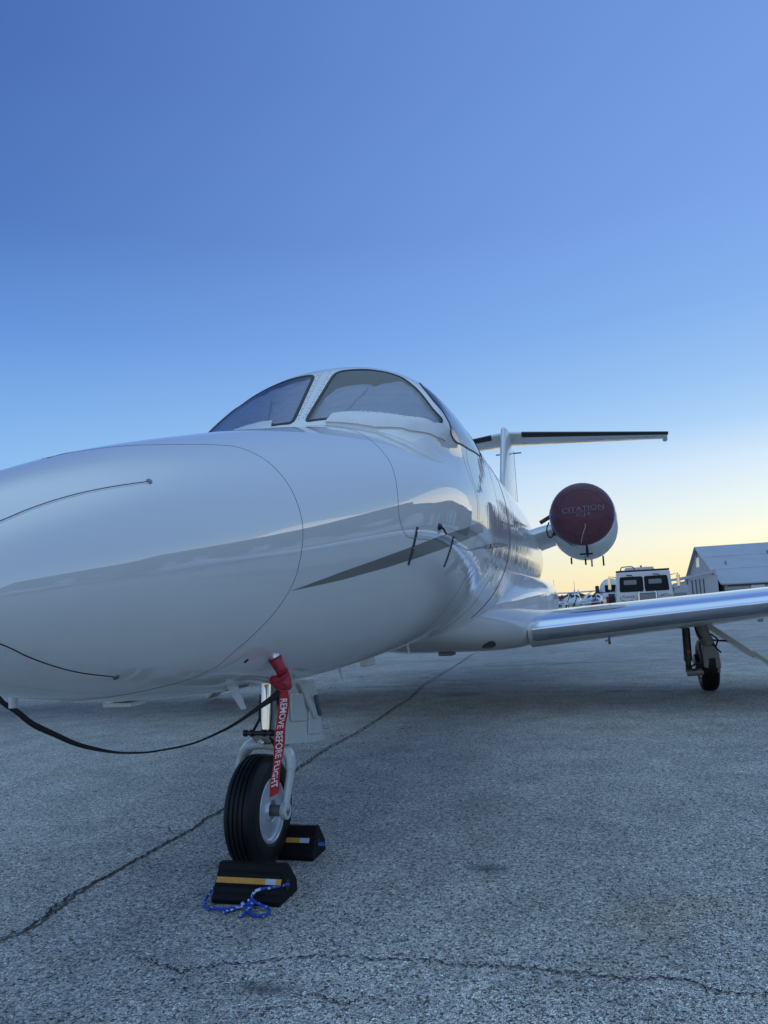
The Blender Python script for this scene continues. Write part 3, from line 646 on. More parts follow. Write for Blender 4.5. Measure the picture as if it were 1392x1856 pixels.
def fbot(x, y):
    a_, b__, z_ = [float(pchip(np.array(FY), np.array(q), np.array([y]))[0]) for q in (FA, FB, FZ)]
    return z_-(z_-b__)*max(0, 1-abs(x/a_)**fexp(y))**(1/fexp(y))
G_ = [[(.485+r_*.060*math.cos(6.283*k/40), 3.90+r_*.13*math.sin(6.283*k/40), fbot(.485+r_*.060*math.cos(6.283*k/40), 3.90+r_*.13*math.sin(6.283*k/40))-.004) for k in range(40)] for r_ in (.01,.5,1)]
mb = MB().grid(G_, wrap=True); mb.build('landing_light', M['coachglass'], fr)

# wings
def naca(n_, t_):
    out = []
    for k in range(n_+1):
        x = .5*(1-math.cos(math.pi*k/n_)); out.append((x, 5*t_*(.2969*math.sqrt(x)-.126*x-.3516*x*x+.2843*x**3-.1036*x**4)+.018*4*x*(1-x), -5*t_*(.2969*math.sqrt(x)-.126*x-.3516*x*x+.2843*x**3-.1036*x**4)+.018*4*x*(1-x)))
    return out
def wsec(x):
    ch = 2.58-.185*(x-.9); ly = 4.33+.03*(x-.9); lz = .795+.073*(x-.9); t_ = .15-.004*(x-.9); return ch, ly, lz, t_
def wpt(x, u, up, off=0):
    ch, ly, lz, t_ = wsec(x); yt = 5*t_*(.2969*math.sqrt(u)-.126*u-.3516*u*u+.2843*u**3-.1036*u**4); cm = .0
    return (x, ly+u*ch-off*(1-min(1, u*12)), lz+(cm+(yt*.84 if up else -yt*1.04))*ch+(off if up else -off)*min(1, u*12+.1)+.004*u*ch)
us = [.5*(1-math.cos(math.pi*k/36)) for k in range(37)]
for sg in (1, -1):
    G_ = []
    for x in np.linspace(.80, 8.1, 60):
        r_ = [wpt(x, u, True) for u in us[::-1]]+[wpt(x, u, False) for u in us[1:]]; G_.append([(sg*p[0], p[1], p[2]) for p in r_])
    mb = MB().grid(G_, wrap=True); mb.add(G_[-1], [tuple(range(len(G_[-1])))]); mb.add(G_[0], [tuple(range(len(G_[0])))]); wg = mb.build('wing', M['paint'], jet, smooth=60)
    uu = [k_/14*.06 for k_ in range(14, 0, -1)]; lo = [k_/14*.045 for k_ in range(0, 15)]
    sq = lambda k_, m_: (k_/14)**2*m_
    G_ = []
    for x in np.linspace(.84, 8.05, 80):
        r_ = [wpt(x, sq(k_, .075), True, .0025) for k_ in range(14, 0, -1)]+[wpt(x, sq(k_, .045), False, .0025) for k_ in range(0, 15)]; G_.append([(sg*p[0], p[1], p[2]) for p in r_])
    MB().grid(G_).build('leading_edge', M['alu'], wg, smooth=180)
    G_ = [[(sg*p[0], p[1], p[2]) for p in [wpt(x, 1.0*sq(k_, .012), False, .006) for k_ in range(14, 0, -1)]+[wpt(x, sq(k_, .0012), True, .006) for k_ in range(0, 15)]] for x in np.linspace(1.55, 2.75, 12)]
    MB().grid(G_).build('stall_strip', M['alu'], wg, smooth=180)
    mb = MB().grid([[(sg*p[0], p[1], p[2]) for p in [wpt(x, .30, True, .0012)]+[wpt(x, .304, True, .0012)]] for x in np.linspace(1.0, 8, 40)]); mb.build('skin_seam', M['seam'], wg)
    mb = MB().tube([(sg*1.545,4.6,.72),(sg*1.54,4.6,.655),(sg*1.54,4.62,.62)], [.012,.010,.014], 10); mb.tube([(sg*1.54,4.6,.66),(sg*1.50,4.6,.645)], .006, 8); mb.build('drain_mast', M['steel'], wg)
    mb = MB(); mb.prism([(6.25,.80),(6.62,.80),(6.50,.715),(6.44,.700)], sg*3.22-.03, sg*3.22+.03, 'x'); mb.build('flap_hinge', M['paint2'], wg, bev=.01)
    # tip lights
    MB().tube([wpt(8.1,.1,True),(8.2,5.0,wsec(8.1)[2])] if sg > 0 else [(-8.1,4.9,1.35),(-8.2,5,1.35)], .03, 10).build('wingtip_light', M['redlens'], wg)

# engines and pylons
for sg in (1, -1):
    T = Matrix.Translation((sg*1.38, 0, 0)); mb = MB()
    pr_ = [(7.02,.34,2.15),(6.97,.375,2.148),(6.985,.395,2.14),(7.08,.415,2.12),(7.3,.437,2.075),(7.7,.45,2.045),(8.3,.445,2.055),(8.9,.42,2.12),(9.35,.34,2.16),(9.5,.29,2.17),(9.5,.24,2.17),(9.2,.22,2.17)]
    G_ = [[(sg*1.38+r*math.cos(6.283185*k/64), y, z+r*math.sin(6.283185*k/64)) for k in range(64)] for y, r, z in pr_]
    mb.grid(G_, wrap=True); eng = mb.build('engine_nacelle', M['paint'], jet, smooth=50)
    MB().lathe([(7.5,.02),(7.45,.35),(7.0,.36)], Matrix.Translation((sg*1.38,0,2.15)), axis='y').build('fan_face', M['darkmetal'], eng)
    mb = MB()
    for x, y, z, h in ((1.16,8.2,1.66,.09),(1.60,8.2,1.66,.14),(1.36,7.6,1.60,.08)): mb.tube([(sg*x,y,z),(sg*x,y+.02,z-h)], .012, 8)
    mb.build_each('drain_line', M['darkmetal'], eng); mb = MB().prism([(7.5,1.62),(7.75,1.615),(7.68,1.50),(7.62,1.49)], sg*1.44-.012, sg*1.44+.012); mb.build('nacelle_fin', M['paint2'], eng)
    mb = MB(); G_ = []
    for x, zc_, y0_, ch, tk in ((.50,1.88,7.35,2.3,.38),(.75,1.97,7.42,2.2,.33),(1.1,2.06,7.5,2.0,.30)):
        r_ = []
        for k in range(32):
            q_ = 2*math.pi*k/32; u = .5-.5*math.cos(q_); r_.append((sg*x, y0_+u*ch, zc_+tk/2*math.sin(q_)*(1.1-.4*u)))
        G_.append(r_)
    mb.grid(G_, wrap=True); mb.build('pylon', M['paint'], jet, smooth=60)
# fin
mb = MB(); G_ = []
for k_ in range(25):
    f = k_/24; z = 2.2+f*2.19; ly = 10.02+.74*(z-2.5)+(.35*max(0,1-f*5)**2*-1); ch = 3.4-1.75*f; tk = .24-.05*f
    r_ = []
    for k in range(40):
        q_ = 2*math.pi*k/40; u = .5-.5*math.cos(q_); r_.append((tk/2*math.sin(q_)*(1.25-.9*u), ly+u*ch, z))
    G_.append(r_)
for h, s_ in ((.03,.93),(.05,.75),(.06,.4)):
    c0 = np.array(G_[24]).mean(0); G_.append([((p[0]-c0[0])*s_+c0[0], (p[1]-c0[1])*(.7+.3*s_)+c0[1], p[2]+h) for p in G_[24]])
mb.grid(G_, wrap=True); mb.add(G_[-1], [tuple(range(40))]); fin = mb.build('tail_fin', M['paint'], jet, smooth=60)
mb = MB()
for sg in (1, -1): mb.box((sg*.17, 12.2, 4.05), (.17,.05,.02))
mb.build_each('fin_antenna', M['grey'], fin, bev=.006)
mb = MB().tube([(.02,13.2,4.3),(.02,13.25,3.2)], .0045, 6); mb.build('trailing_wicks', M['darkmetal'], fin)
for sg in (1, -1):
    def hp(x, u, up, off=0):
        f = x/3.15; ly = 11.85+f*1.35; ch = 1.35-.65*f; z = 4.40-.035*f; t_ = .11; yt = 5*t_*(.2969*math.sqrt(u)-.126*u-.3516*u*u+.2843*u**3-.1036*u**4)
        return (sg*x, ly+u*ch-off*(1-min(1,u*12)), z+(yt if up else -yt)*ch+(off if up else -off)*min(1,u*12))
    G_ = [[hp(x, u, True) for u in us[::-1]]+[hp(x, u, False) for u in us[1:]] for x in np.linspace(.02, 3.15, 24)]
    mb = MB().grid(G_, wrap=True); mb.add(G_[-1], [tuple(range(len(G_[-1])))]); hs = mb.build('horizontal_stabilizer', M['paint'], jet, smooth=60)
    G_ = [[hp(x, (k_/10)**2*.10, True, .004) for k_ in range(10, 0, -1)]+[hp(x, (k_/10)**2*.10, False, .004) for k_ in range(0, 11)] for x in np.linspace(.30, 3.16, 20)]
    MB().grid(G_).build('deice_boot', M['boot'], hs)
    MB().tube([(sg*3.14,13.5,4.36),(sg*3.14,13.75,4.345),(sg*3.14,14.0,4.35)], [.03,.06,.02], 12).build('tip_horn', M['paint2'], hs)

# nose gear
TC = (0, 0, .228)
def wheel_rows(R_, w, rim_r, grooves):
    hw = w/2; P = [(-hw*.78, rim_r), (-hw*.92, rim_r+.012), (-hw, rim_r+(R_-rim_r)*.35), (-hw*.985, rim_r+(R_-rim_r)*.62), (-hw*.86, R_-.022), (-hw*.70, R_-.007)]
    q = [-hw*.70+k*(hw*1.4)/(grooves+1) for k in range(1, grooves+1)]
    for g in q:
        cr = R_-.004*abs(g/hw)**2*2
        P += [(g-.0045, cr), (g-.003, cr-.006), (g+.003, cr-.006), (g+.0045, cr)]
    P += [(-a, r) for a, r in P[:6][::-1]]; return P
ng = MB().tube([(.03,.085,.90),(.03,.036,.52)], .032, 40).build('nose_gear', M['chrome'], jet)
wt = wheel_rows(.228, .142, .128, 4)
MB().lathe(wt, Matrix.Translation(TC), n=96, closed=True).build('tyre', M['rubber'], ng, smooth=25)
def rim(parent, T, s=1., side=1):
    pr_ = [(.048,.132),(.060,.131),(.063,.127),(.060,.120),(.052,.117),(.049,.113),(.040,.111),(.018,.107),(.014,.104),(.014,.086),(.018,.083),(.026,.082),(.030,.078),(.034,.066),(.044,.052),(.058,.046),(.062,.043),(.060,.040),(.058,.038),(.030,.037),(.030,.0)]
    a = MB().lathe([(side*x*s, r*s) for x, r in pr_], T, n=80).build('rim', M['rim'], parent, smooth=30)
    MB().lathe([(-side*x*s, r*s) for x, r in pr_], T, n=80).build('rim', M['rim'], parent, smooth=30)
    MB().lathe([(side*.031*s,.0),(side*.032*s,.034*s),(side*.030*s,.036*s)], T, n=32).build('bearing', M['darkmetal'], parent)
    mb = MB()
    for k in range(8):
        q_ = 6.283*k/8+.2; c_ = Vector((side*.014*s, .095*s*math.cos(q_), .095*s*math.sin(q_))); mb.tube([T @ c_, T @ (c_+Vector((side*.012*s,0,0)))], .006*s, 6)
    mb.build_each('rim_bolt', M['steel'], parent)
    mb = MB()
    for q_ in (-1.2,):
        c_ = Vector((side*.026*s, .098*s*math.cos(q_), .098*s*math.sin(q_))); mb.box(tuple(T @ c_), (.020*s,.045*s,.022*s))
    mb.build('balance_clip', M['darkmetal'], parent, bev=.004)
    mb = MB(); mb.box(tuple(T @ Vector((side*.016*s, .072*s, -.062*s))), (.003,.010*s,.022*s)); mb.build('rim_sticker', M['yellow'], parent)
rim(ng, Matrix.Translation(TC))
MB().tube([(-.13,0,.228),(.13,0,.228)], .020, 24).tube([(.045,0,.228),(.104,0,.228)], .023, 24).build('axle', M['steel'], ng)
path = smoothpath([(.118,0,.228),(.119,.030,.30),(.119,.062,.365),(.115,.080,.415),(.100,.082,.452),(.068,.066,.483),(.03,.045,.498),(-.02,.045,.498),(-.065,.066,.483),(-.098,.082,.452),(-.113,.080,.415),(-.119,.062,.365),(-.119,.030,.30),(-.118,0,.228)], 7)
n_ = len(path); rr_ = [.022+.010*math.sin(math.pi*i/(n_-1))+(.010 if abs(i/(n_-1)-.5) < .33 else 0)*math.sin(math.pi*i/(n_-1)) for i in range(n_)]
mb = MB().tube(path, rr_, 20, flat=.62, up=(1,0,0)); fk = mb.build('fork', M['gearpaint'], ng, smooth=180)
for sg in (1, -1):
    MB().lathe([(.104,.033),(.108,.036),(.128,.036),(.132,.033),(.132,.021),(.122,.020),(.122,.0)] if sg > 0 else [(-.132,.0),(-.132,.033),(-.104,.036),(-.104,0)], Matrix.Translation(TC), n=28).build('axle_collar', M['gearpaint'], ng, smooth=30)
MB().box((.118,-.036,.232),(.018,.016,.022)).build('fork_lug', M['gearpaint'], ng, bev=.004)
mb = MB().tube([(-.045,-.02,.548),(.105,-.02,.548)], .010, 14)
for x in (-.045,-.015,.04,.075,.105): mb.tube([(x-.006,-.02,.548),(x+.006,-.02,.548)], .0145, 14)
mb.build('scissor_pin', M['darkmetal'], ng)
mb = MB().prism([(-.04,.542),(.10,.542),(.085,.515),(.06,.500),(.0,.500),(-.02,.522)], -.01, .06, 'y'); mb.build('torque_link', M['steel'], ng, bev=.008)
MB().tube([(.03,-.012,.508),(.03,-.035,.508)], .017, 6).tube([(.03,-.03,.508),(.03,-.045,.508)], .010, 12).build('steering_nut', M['chrome'], ng)
mb = MB().tube([(.095,-.015,.548),(.098,.03,.62),(.085,.03,.70)], .008, 8).tube([(-.02,.0,.55),(.0,.03,.60),(.0,.05,.70)], .006, 8).tube([(.06,-.005,.53),(.09,-.03,.50),(.10,.0,.47)], .005, 8); mb.build_each('brake_hose', M['webbing'], ng)
# nose gear door, hanging on the far side of the leg
def slab(mb, quad, th, axis=0):
    V = [Vector(p) for p in quad]; nr = (V[1]-V[0]).cross(V[2]-V[0]).normalized()*th; n_ = len(V)
    return mb.add([*V, *[v+nr for v in V]], [tuple(range(n_)), tuple(range(2*n_-1, n_-1, -1))]+[(i, i+n_, (i+1) % n_+n_, (i+1) % n_) for i in range(n_)])
mb = MB(); slab(mb, [(.13,.005,.76),(.13,.375,.73),(.13,.405,.66),(.13,.474,.433),(.13,.30,.452),(.13,.12,.478),(.13,-.04,.503)], .014); gd = mb.build('nose_gear_door', M['gearpaint'], jet, bev=.004)
mb = MB(); slab(mb, [(.1302,.05,.70),(.1302,.20,.69),(.1302,.235,.56),(.1302,.05,.585)], -.010); slab(mb, [(.1302,.27,.60),(.1302,.36,.59),(.1302,.415,.475),(.1302,.25,.50)], -.008)
mb.build_each('door_panel', M['gearpaint'], gd, bev=.007, seg=3)
mb = MB(); slab(mb, [(.15,.13,.74),(.15,.20,.72),(.15,.34,.585),(.15,.345,.555),(.15,.31,.56)], .016); mb.build('door_arm', M['gearpaint'], gd, bev=.003)
mb = MB().tube([(.155,.31,.66),(.155,.365,.57)], .012, 8); mb.build('arm_spring', M['steel'], gd)

# main gear
for sg in (1, -1):
    X = lambda p: (sg*p[0], p[1], p[2])
    tb = MB()
    mg = tb.tube([X((2.49,5.84,.86)), X((2.53,5.84,.62)), X((2.555,5.84,.56))], [.075,.070,.066], 24).tube([X((2.55,5.84,.57)), X((2.57,5.84,.50))], [.072,.060], 20).build('main_gear', M['legpaint'], jet)
    mb = MB().prism([(2.50,.50),(2.62,.50),(2.665,.42),(2.675,.26),(2.62,.25),(2.62,.36),(2.56,.36),(2.555,.25),(2.50,.27)] if sg > 0 else [(-a, b_) for a, b_ in [(2.50,.50),(2.62,.50),(2.665,.42),(2.675,.26),(2.62,.25),(2.62,.36),(2.56,.36),(2.555,.25),(2.50,.27)]], 5.80, 5.90, 'y'); mb.build('leg_fork', M['legpaint'], mg, bev=.012)
    MB().tube([X((2.365,5.86,.80)), X((2.355,5.86,.34))], .042, 20).tube([X((2.355,5.86,.36)), X((2.35,5.86,.22))], .030, 16).build('shock_strut', M['darkmetal'], mg)
    MB().box(X((2.365,5.815,.44)), (.030,.012,.035)).build('strut_placard', M['redlens'], mg)
    MB().tube([X((2.33,5.86,.215)), X((2.62,5.86,.225))], [.040,.038], 16).tube([X((2.45,5.86,.22)), X((2.46,6.08,.28))], .045, 14).box(X((2.62,5.86,.26)), (.09,.09,.10)).build('trailing_link', M['legpaint'], mg, bev=.006)
    mb = MB()
    for pts in ([(2.60,5.80,.62),(2.66,5.78,.56),(2.64,5.8,.48),(2.69,5.85,.42)], [(2.36,5.80,.27),(2.42,5.79,.31),(2.44,5.82,.26),(2.50,5.81,.33)], [(2.33,5.80,.30),(2.40,5.78,.25),(2.46,5.8,.30)], [(2.44,5.8,.78),(2.46,5.8,.66),(2.50,5.78,.58)]): mb.tube(smoothpath([X(p) for p in pts], 5), .009, 8)
    mb.build_each('hydraulic_line', M['webbing'], mg)
    MB().tube([X((2.60,5.95,.55)), X((2.86,6.05,.52))], .010, 8).build('door_rod', M['darkmetal'], mg)
    Tm = Matrix.Translation((sg*2.57, 6.08, .28))
    MB().lathe(wheel_rows(.28, .185, .150, 4), Tm, n=80, closed=True).build('tyre', M['rubber'], mg, smooth=25)
    rim(mg, Tm @ Matrix.Rotation(math.pi if sg > 0 else 0, 4, 'Z'), 1.15)
    mb = MB().lathe([(sg*-.06,.12),(sg*-.13,.12),(sg*-.14,.10),(sg*-.14,.03)], Tm, n=32); mb.build('brake_pack', M['darkmetal'], mg)
    mb = MB(); slab(mb, [X((2.60,5.95,.745)), X((3.06,5.95,.385)), X((3.06,6.35,.385)), X((2.60,6.35,.745))], -.055*sg); d_ = mb.build('main_gear_door', M['gearpaint'], jet, bev=.006)
    mb = MB(); slab(mb, [X((3.03,6.0,.425)), X((3.50,6.0,.055)), X((3.50,6.30,.055)), X((3.03,6.30,.425))], -.035*sg); mb.build('lower_door_panel', M['gearpaint'], d_, bev=.004)
    mb = MB().prism([(2.28,.80),(2.72,.85),(2.70,.79),(2.30,.755)] if sg > 0 else [(-2.28,.80),(-2.72,.85),(-2.70,.79),(-2.30,.755)], 5.70, 5.98, 'y'); mb.build('wheel_well', M['seal'], jet)

# ================================================================== covers and straps (lift off)
ec = thing('engine_cover', 'maroon canvas cover pulled over the round engine intake beside the tail', 'cover', (1.37, 6.96, 2.15))
WM[ec] = Matrix.Translation((1.37, 6.96, 2.15)); 
def dome(r, q):       # forward distance of the cover skin at radius r
    w = (.009*math.sin(5*q+2)+.005*math.sin(11*q+r*20))*min(1, r*r*9)
    return -.20*max(0, 1-(r/.408)**2.6)**.5+w*.6*(1-(r/.41)**6 if r < .41 else 0)
G_ = []
rs = [.002]+[.408*math.sin(math.pi/2*k/22) for k in range(1, 23)]
for r in rs: G_.append([(1.37+r*math.cos(6.283185*k/96), 7.02+dome(r, 6.283185*k/96), 2.145+r*math.sin(6.283185*k/96)) for k in range(96)])
for dy, dr in ((.04,.410),(.10,.418),(.15,.424)): G_.append([(1.37+(dr+.004*math.sin(9*6.283*k/96))*math.cos(6.283185*k/96), 7.02+dy+.02*math.sin(6.283*k/96), 2.135+(dr+.004*math.sin(9*6.283*k/96))*math.sin(6.283185*k/96)) for k in range(96)])
cv = MB().grid(G_, wrap=True).build('cover_cloth', M['maroon'], ec, smooth=180)
def oncover(x, z):
    r = math.hypot(x-1.37, z-2.145); q = math.atan2(z-2.145, x-1.37); return (x, 7.02+dome(r, q)-.011, z)
for s_, w_, h_, x0, z0, wt_ in (('CITATION', .52, .058, 1.125, 2.155, 0), ('CJ3', .17, .055, 1.30, 2.085, 0)):
    V, Fc = text2d(s_); wv_, hv_ = V.max(0); P = [oncover(x0+p[0]/wv_*w_, z0+p[1]/hv_*h_+.05*(p[0]/wv_*w_)) for p in V]
    MB().add(P, Fc).build('cover_lettering', M['greyletter'], cv, smooth=0)
mb = MB(); mb.grid([[oncover(1.125+.52*k/20, 2.143+.05*.52*k/20+dz) for k in range(21)] for dz in (0, .005)]); mb.build('cover_underline', M['greyletter'], cv, smooth=0)
mb = MB()
for k in range(8):
    q = math.pi*(.11+k/4+.06*math.sin(k*3)); mb.tube([(1.37+r*math.cos(q+.1*(r-.3)), 7.02+dome(r, q)-.0015, 2.145+r*math.sin(q+.1*(r-.3))) for r in (.30,.33,.36,.385,.40,.406)], .0022, 6)
mb.tube([(1.37+.3*math.cos(6.283*k/60), 7.02+dome(.3, 6.283*k/60)-.001, 2.145+.3*math.sin(6.283*k/60)) for k in range(61)], .0018, 6)
mb.build_each('cover_seam', M['seal'], cv)
mb = MB(); pts = smoothpath([oncover(1.40,2.0), oncover(1.395,1.955), oncover(1.37,1.90), oncover(1.345,1.83), oncover(1.33,1.765)], 6)
mb.grid([[(p[0]-.006, p[1]-.010, p[2]) for p in pts], [(p[0]+.006, p[1]-.010, p[2]) for p in pts]]); mb.build('pull_cord', M['piping'], ec)
MB().tube([(1.395,6.99,1.74),(1.395,6.985,1.66),(1.395,7.03,1.60)], [.012,.020,.012], 8).build('hanging_strap', M['webbing'], ec)
MB().box((1.38,7.07,1.635),(.16,.02,.022)).build('strap_bar', M['webbing'], ec)
MB().tube(smoothpath([(.93,7.3,2.10),(.90,7.2,2.0),(.92,7.2,1.90),(.97,7.25,1.92),(.98,7.3,2.1)], 5), .009, 8).build('hanging_strap', M['webbing'], ec)
MB().tube([(.82,7.25,2.10),(.96,7.22,2.17)], .028, 12).build('cord_handle', M['maroon'], ec)
MB().tube([(.99,7.1,2.12),(1.0,7.08,1.9)], [.03,.012], 8).build('hanging_strap', M['webbing'], ec)

pc = thing('probe_cover', 'red vinyl probe cover with long red warning streamer below the jet nose', 'probe cover', (.33, -.505, .80)); WM[pc] = Matrix.Translation((.33, -.505, .80))
sl_ = MB().tube([(.3145,-.5096,.888),(.3218,-.5076,.872),(.332,-.5045,.852),(.342,-.5021,.832)], [.0275,.0255,.0235,.0245], 28, flat=.9).build('cover_sleeve', M['red'], pc, smooth=180)
HOOD = [(.2981,.8247),(.3178,.8262),(.3331,.8247),(.3342,.8367),(.3629,.8395),(.3692,.8138),(.3723,.7811),(.3606,.7708),(.3251,.7745),(.3127,.7787),(.299,.7957),(.2915,.8087)]
hp_ = resample(HOOD+[HOOD[0]], 73)[:-1]
for _ in range(2): hp_ = .5*hp_+.25*(np.roll(hp_,1,0)+np.roll(hp_,-1,0))
hc = hp_.mean(0); mb = MB()
for s_ in (-1, 1):
    G_ = []
    for f in (0.01,.35,.65,.85,.95,1):
        G_.append([((hc[0]+(p[0]-hc[0])*f), -.505+.27*((hc[0]+(p[0]-hc[0])*f)-.335)+s_*.019*math.sqrt(max(0, 1-f*f))*(.8+.2*math.sin(9*p[1]*10)), hc[1]+(p[1]-hc[1])*f) for p in hp_])
    mb.grid(G_, wrap=True)
hd = mb.build('cover_hood', M['red'], pc, smooth=180)
MB().tube([(p[0], -.506+.27*(p[0]-.335), p[1]) for p in np.r_[hp_, hp_[:2]]], .0016, 8, caps=False).build('hood_piping', M['piping'], hd, smooth=180)
SLp = [(.3304,.7754),(.3272,.733),(.3187,.6835),(.308,.6343),(.2988,.5559),(.2852,.4539),(.2846,.4071)]; SRp = [(.3561,.7741),(.3594,.7314),(.3563,.695),(.3437,.6354),(.3329,.5684),(.3178,.4842),(.3146,.4206)]
LA, LB = resample(SLp, 60), resample(SRp, 60)
def onstream(u, v, off=0.):   # u along 0..1, v across 0 (image left) .. 1
    a = np.array([np.interp(u*59, range(60), LA[:,k]) for k in (0,1)]); b_ = np.array([np.interp(u*59, range(60), LB[:,k]) for k in (0,1)])
    p = a+(b_-a)*v; y = -.505+.268*(p[0]-.335)-.006*math.sin(u*7)-.004*math.sin(3*v+u*15)-off; return (p[0], y, p[1])
mb = MB().grid([[onstream(u, v) for v in np.linspace(0,1,9)] for u in np.linspace(0,1,80)]); mb.grid([[onstream(u, v, -.0012) for v in np.linspace(0,1,9)] for u in np.linspace(0,1,80)])
sm = mb.build('streamer', M['redweb'], pc, smooth=180)
V, Fc = text2d('REMOVE BEFORE FLIGHT', .012); wv_, hv_ = V.max(0)
MB().add([onstream(.085+.845*p[0]/wv_, .84-.62*p[1]/hv_ if False else .17+.66*p[1]/hv_, .0012) for p in V], Fc).build('streamer_lettering', M['letter'], sm, smooth=0)
MB().grid([[onstream(u, v, .0006) for v in np.linspace(0.02,.98,6)] for u in (.945,.950)]).build('streamer_stitching', M['red'], sm, smooth=0)

STRAP = [(.335,-.503,.785),(.3246,-.51,.7625),(.2825,-.5373,.732),(.2329,-.5696,.697),(.1841,-.6013,.6652),(.1251,-.6395,.6376),(.0651,-.6785,.6169),(-.0133,-.7294,.6069),(-.0641,-.7624,.6051),(-.1287,-.8043,.6129),(-.1849,-.8409,.6303),(-.2395,-.8763,.6544),(-.2938,-.9115,.6905),(-.3479,-.9467,.7286),(-.3893,-.9736,.7741),(-.4303,-1.0002,.8164),(-.46,-1.0,.90),(-.45,-.8,.95)]
sp_ = np.array(smoothpath(STRAP, 5)); n_ = len(sp_); wd = np.interp(np.linspace(0, 1, n_), [0,.06,.15,.3,.45,.52,.6,.75,.88,1], [.012,.026,.014,.007,.006,.007,.013,.020,.016,.016])
tg = np.gradient(sp_, axis=0); tg /= np.linalg.norm(tg, axis=1, keepdims=True); vd = np.array([-.26,.965,0]); upv = np.cross(tg, vd); upv /= np.linalg.norm(upv, axis=1, keepdims=True)
mb = MB()
for d_ in (0, .0018): mb.grid([(sp_+upv*wd[:,None]*k-vd*d_).tolist() for k in (-.5,0,.5)])
mb.grid([(sp_+upv*wd[:,None]*.5).tolist(), (sp_+upv*wd[:,None]*.5-vd*.0018).tolist()]); mb.grid([(sp_-upv*wd[:,None]*.5).tolist(), (sp_-upv*wd[:,None]*.5-vd*.0018).tolist()])
tag(mb.build('cover_strap', M['webbing'], smooth=180), 'black webbing strap sagging under the jet nose from the red probe cover', 'strap')

# ================================================================== chocks
def chock(label, x0, y0, L, rz=0, flip=1., end=True):
    o = thing('wheel_chock', label, 'chock', (x0, y0, 0), rz, 'rubber chocks at the nose wheel')
    pf = [(.005,.0),(.0,.018)]
    for k in range(1, 5):      # ribbed face
        f = k/5; y, z = .0+.075*f, .018+.105*f; pf += [(y-.0035, z-.004), (y+.0035, z-.001), (y+.0045, z+.006)]
    pf += [(.075,.126),(.105,.126),(.185,.045),(.19,.0)]
    o_ = MB().prism([(flip*a, b_) for a, b_ in pf], 0, L, 'x').build('chock_body', M['chock'], o, bev=.004)
    f0, f1 = .44, .60
    def q(x, f, off): return (x, flip*(.0+.075*f-off*.8), .018+.105*f+off*.6)
    for nm, xa, xb, mt in (('yellow_band', .008, L*.76, 'yellow'), ('silver_band', L*.76, L*.91, 'silvertape'), ('yellow_band', L*.91, L*.985, 'yellow'))[:3 if end else 2]:
        mb = MB(); mb.add([q(x, f, d) for d in (.0045,.007) for x, f in ((xa,f0),(xb,f0),(xb,f1),(xa,f1))], [(0,1,2,3),(7,6,5,4),(0,4,5,1),(1,5,6,2),(2,6,7,3),(3,7,4,0)]); mb.build(nm, M[mt], o_)
    MB().tube([(L-.002,flip*.085,.055),(L+.0015,flip*.085,.055)], .019, 20).build('rope_hole', M['seal'], o_)
    return o
chock('black ribbed rubber wheel chock with blue rope loop in front of nose tyre', -.012, -.412, .272, -.01, .92)
chock('black rubber wheel chock half hidden behind the nose tyre', -.085, .085, .285, 0, .88, False)
rp = [(-.016,-.34,.055),(-.030,-.36,.035),(-.040,-.40,.012),(-.030,-.435,.008),(0,-.462,.008),(.045,-.474,.009),(.083,-.472,.010),(.120,-.455,.010),(.140,-.436,.014),(.158,-.420,.018),(.172,-.424,.022),(.165,-.455,.012),(.185,-.495,.008),(.215,-.512,.008),(.243,-.500,.008),(.248,-.470,.009),(.225,-.445,.012),(.185,-.432,.018),(.160,-.425,.030),(.165,-.418,.050),(.185,-.405,.058),(.215,-.395,.060),(.245,-.385,.062),(.262,-.365,.062),(.268,-.345,.056),(.258,-.340,.055)]
rp2 = [(.130,-.430,.020),(.120,-.452,.012),(.098,-.480,.008),(.085,-.500,.008)]; rp3 = [(.150,-.43,.02),(.160,-.47,.010),(.168,-.50,.008),(.165,-.525,.008)]
mb = MB()
for P_ in (rp, rp2, rp3): mb.tube(smoothpath(P_, 6), .0054, 10)
for c_ in ((.152,-.428,.022),(.160,-.436,.020)): mb.lathe([(-.010,0),(-.008,.008),(0,.0105),(.008,.008),(.010,0)], Matrix.Translation(c_), n=14)
tag(mb.build('chock_rope', M['rope'], smooth=180), 'blue rope with white flecks tied in a bow before the front chock', 'rope')
mb = MB(); mb.tube(smoothpath([(.195,.155,.055),(.218,.150,.052),(.225,.160,.05),(.21,.175,.052)], 6), .0062, 10)
tag(mb.build('chock_rope', M['rope'], smooth=180), 'short blue rope end poking out of the rear chock', 'rope')
for (x, y, s_) in ((.205,-.69,.010),(1.20,-.55,.006),(-.46,-.57,.006)):
    mb = MB(); V = [(x+s_*RNG.uniform(.4,1)*math.cos(k), y+s_*.7*RNG.uniform(.4,1)*math.sin(k), .006+.004*RNG.random()) for k in range(6)]; mb.add(V+[(x,y,.012)], [(k,(k+1)%6,6) for k in range(6)])
    struct(mb.build('leaf_litter', M['leaf'], smooth=0), 'stuff')

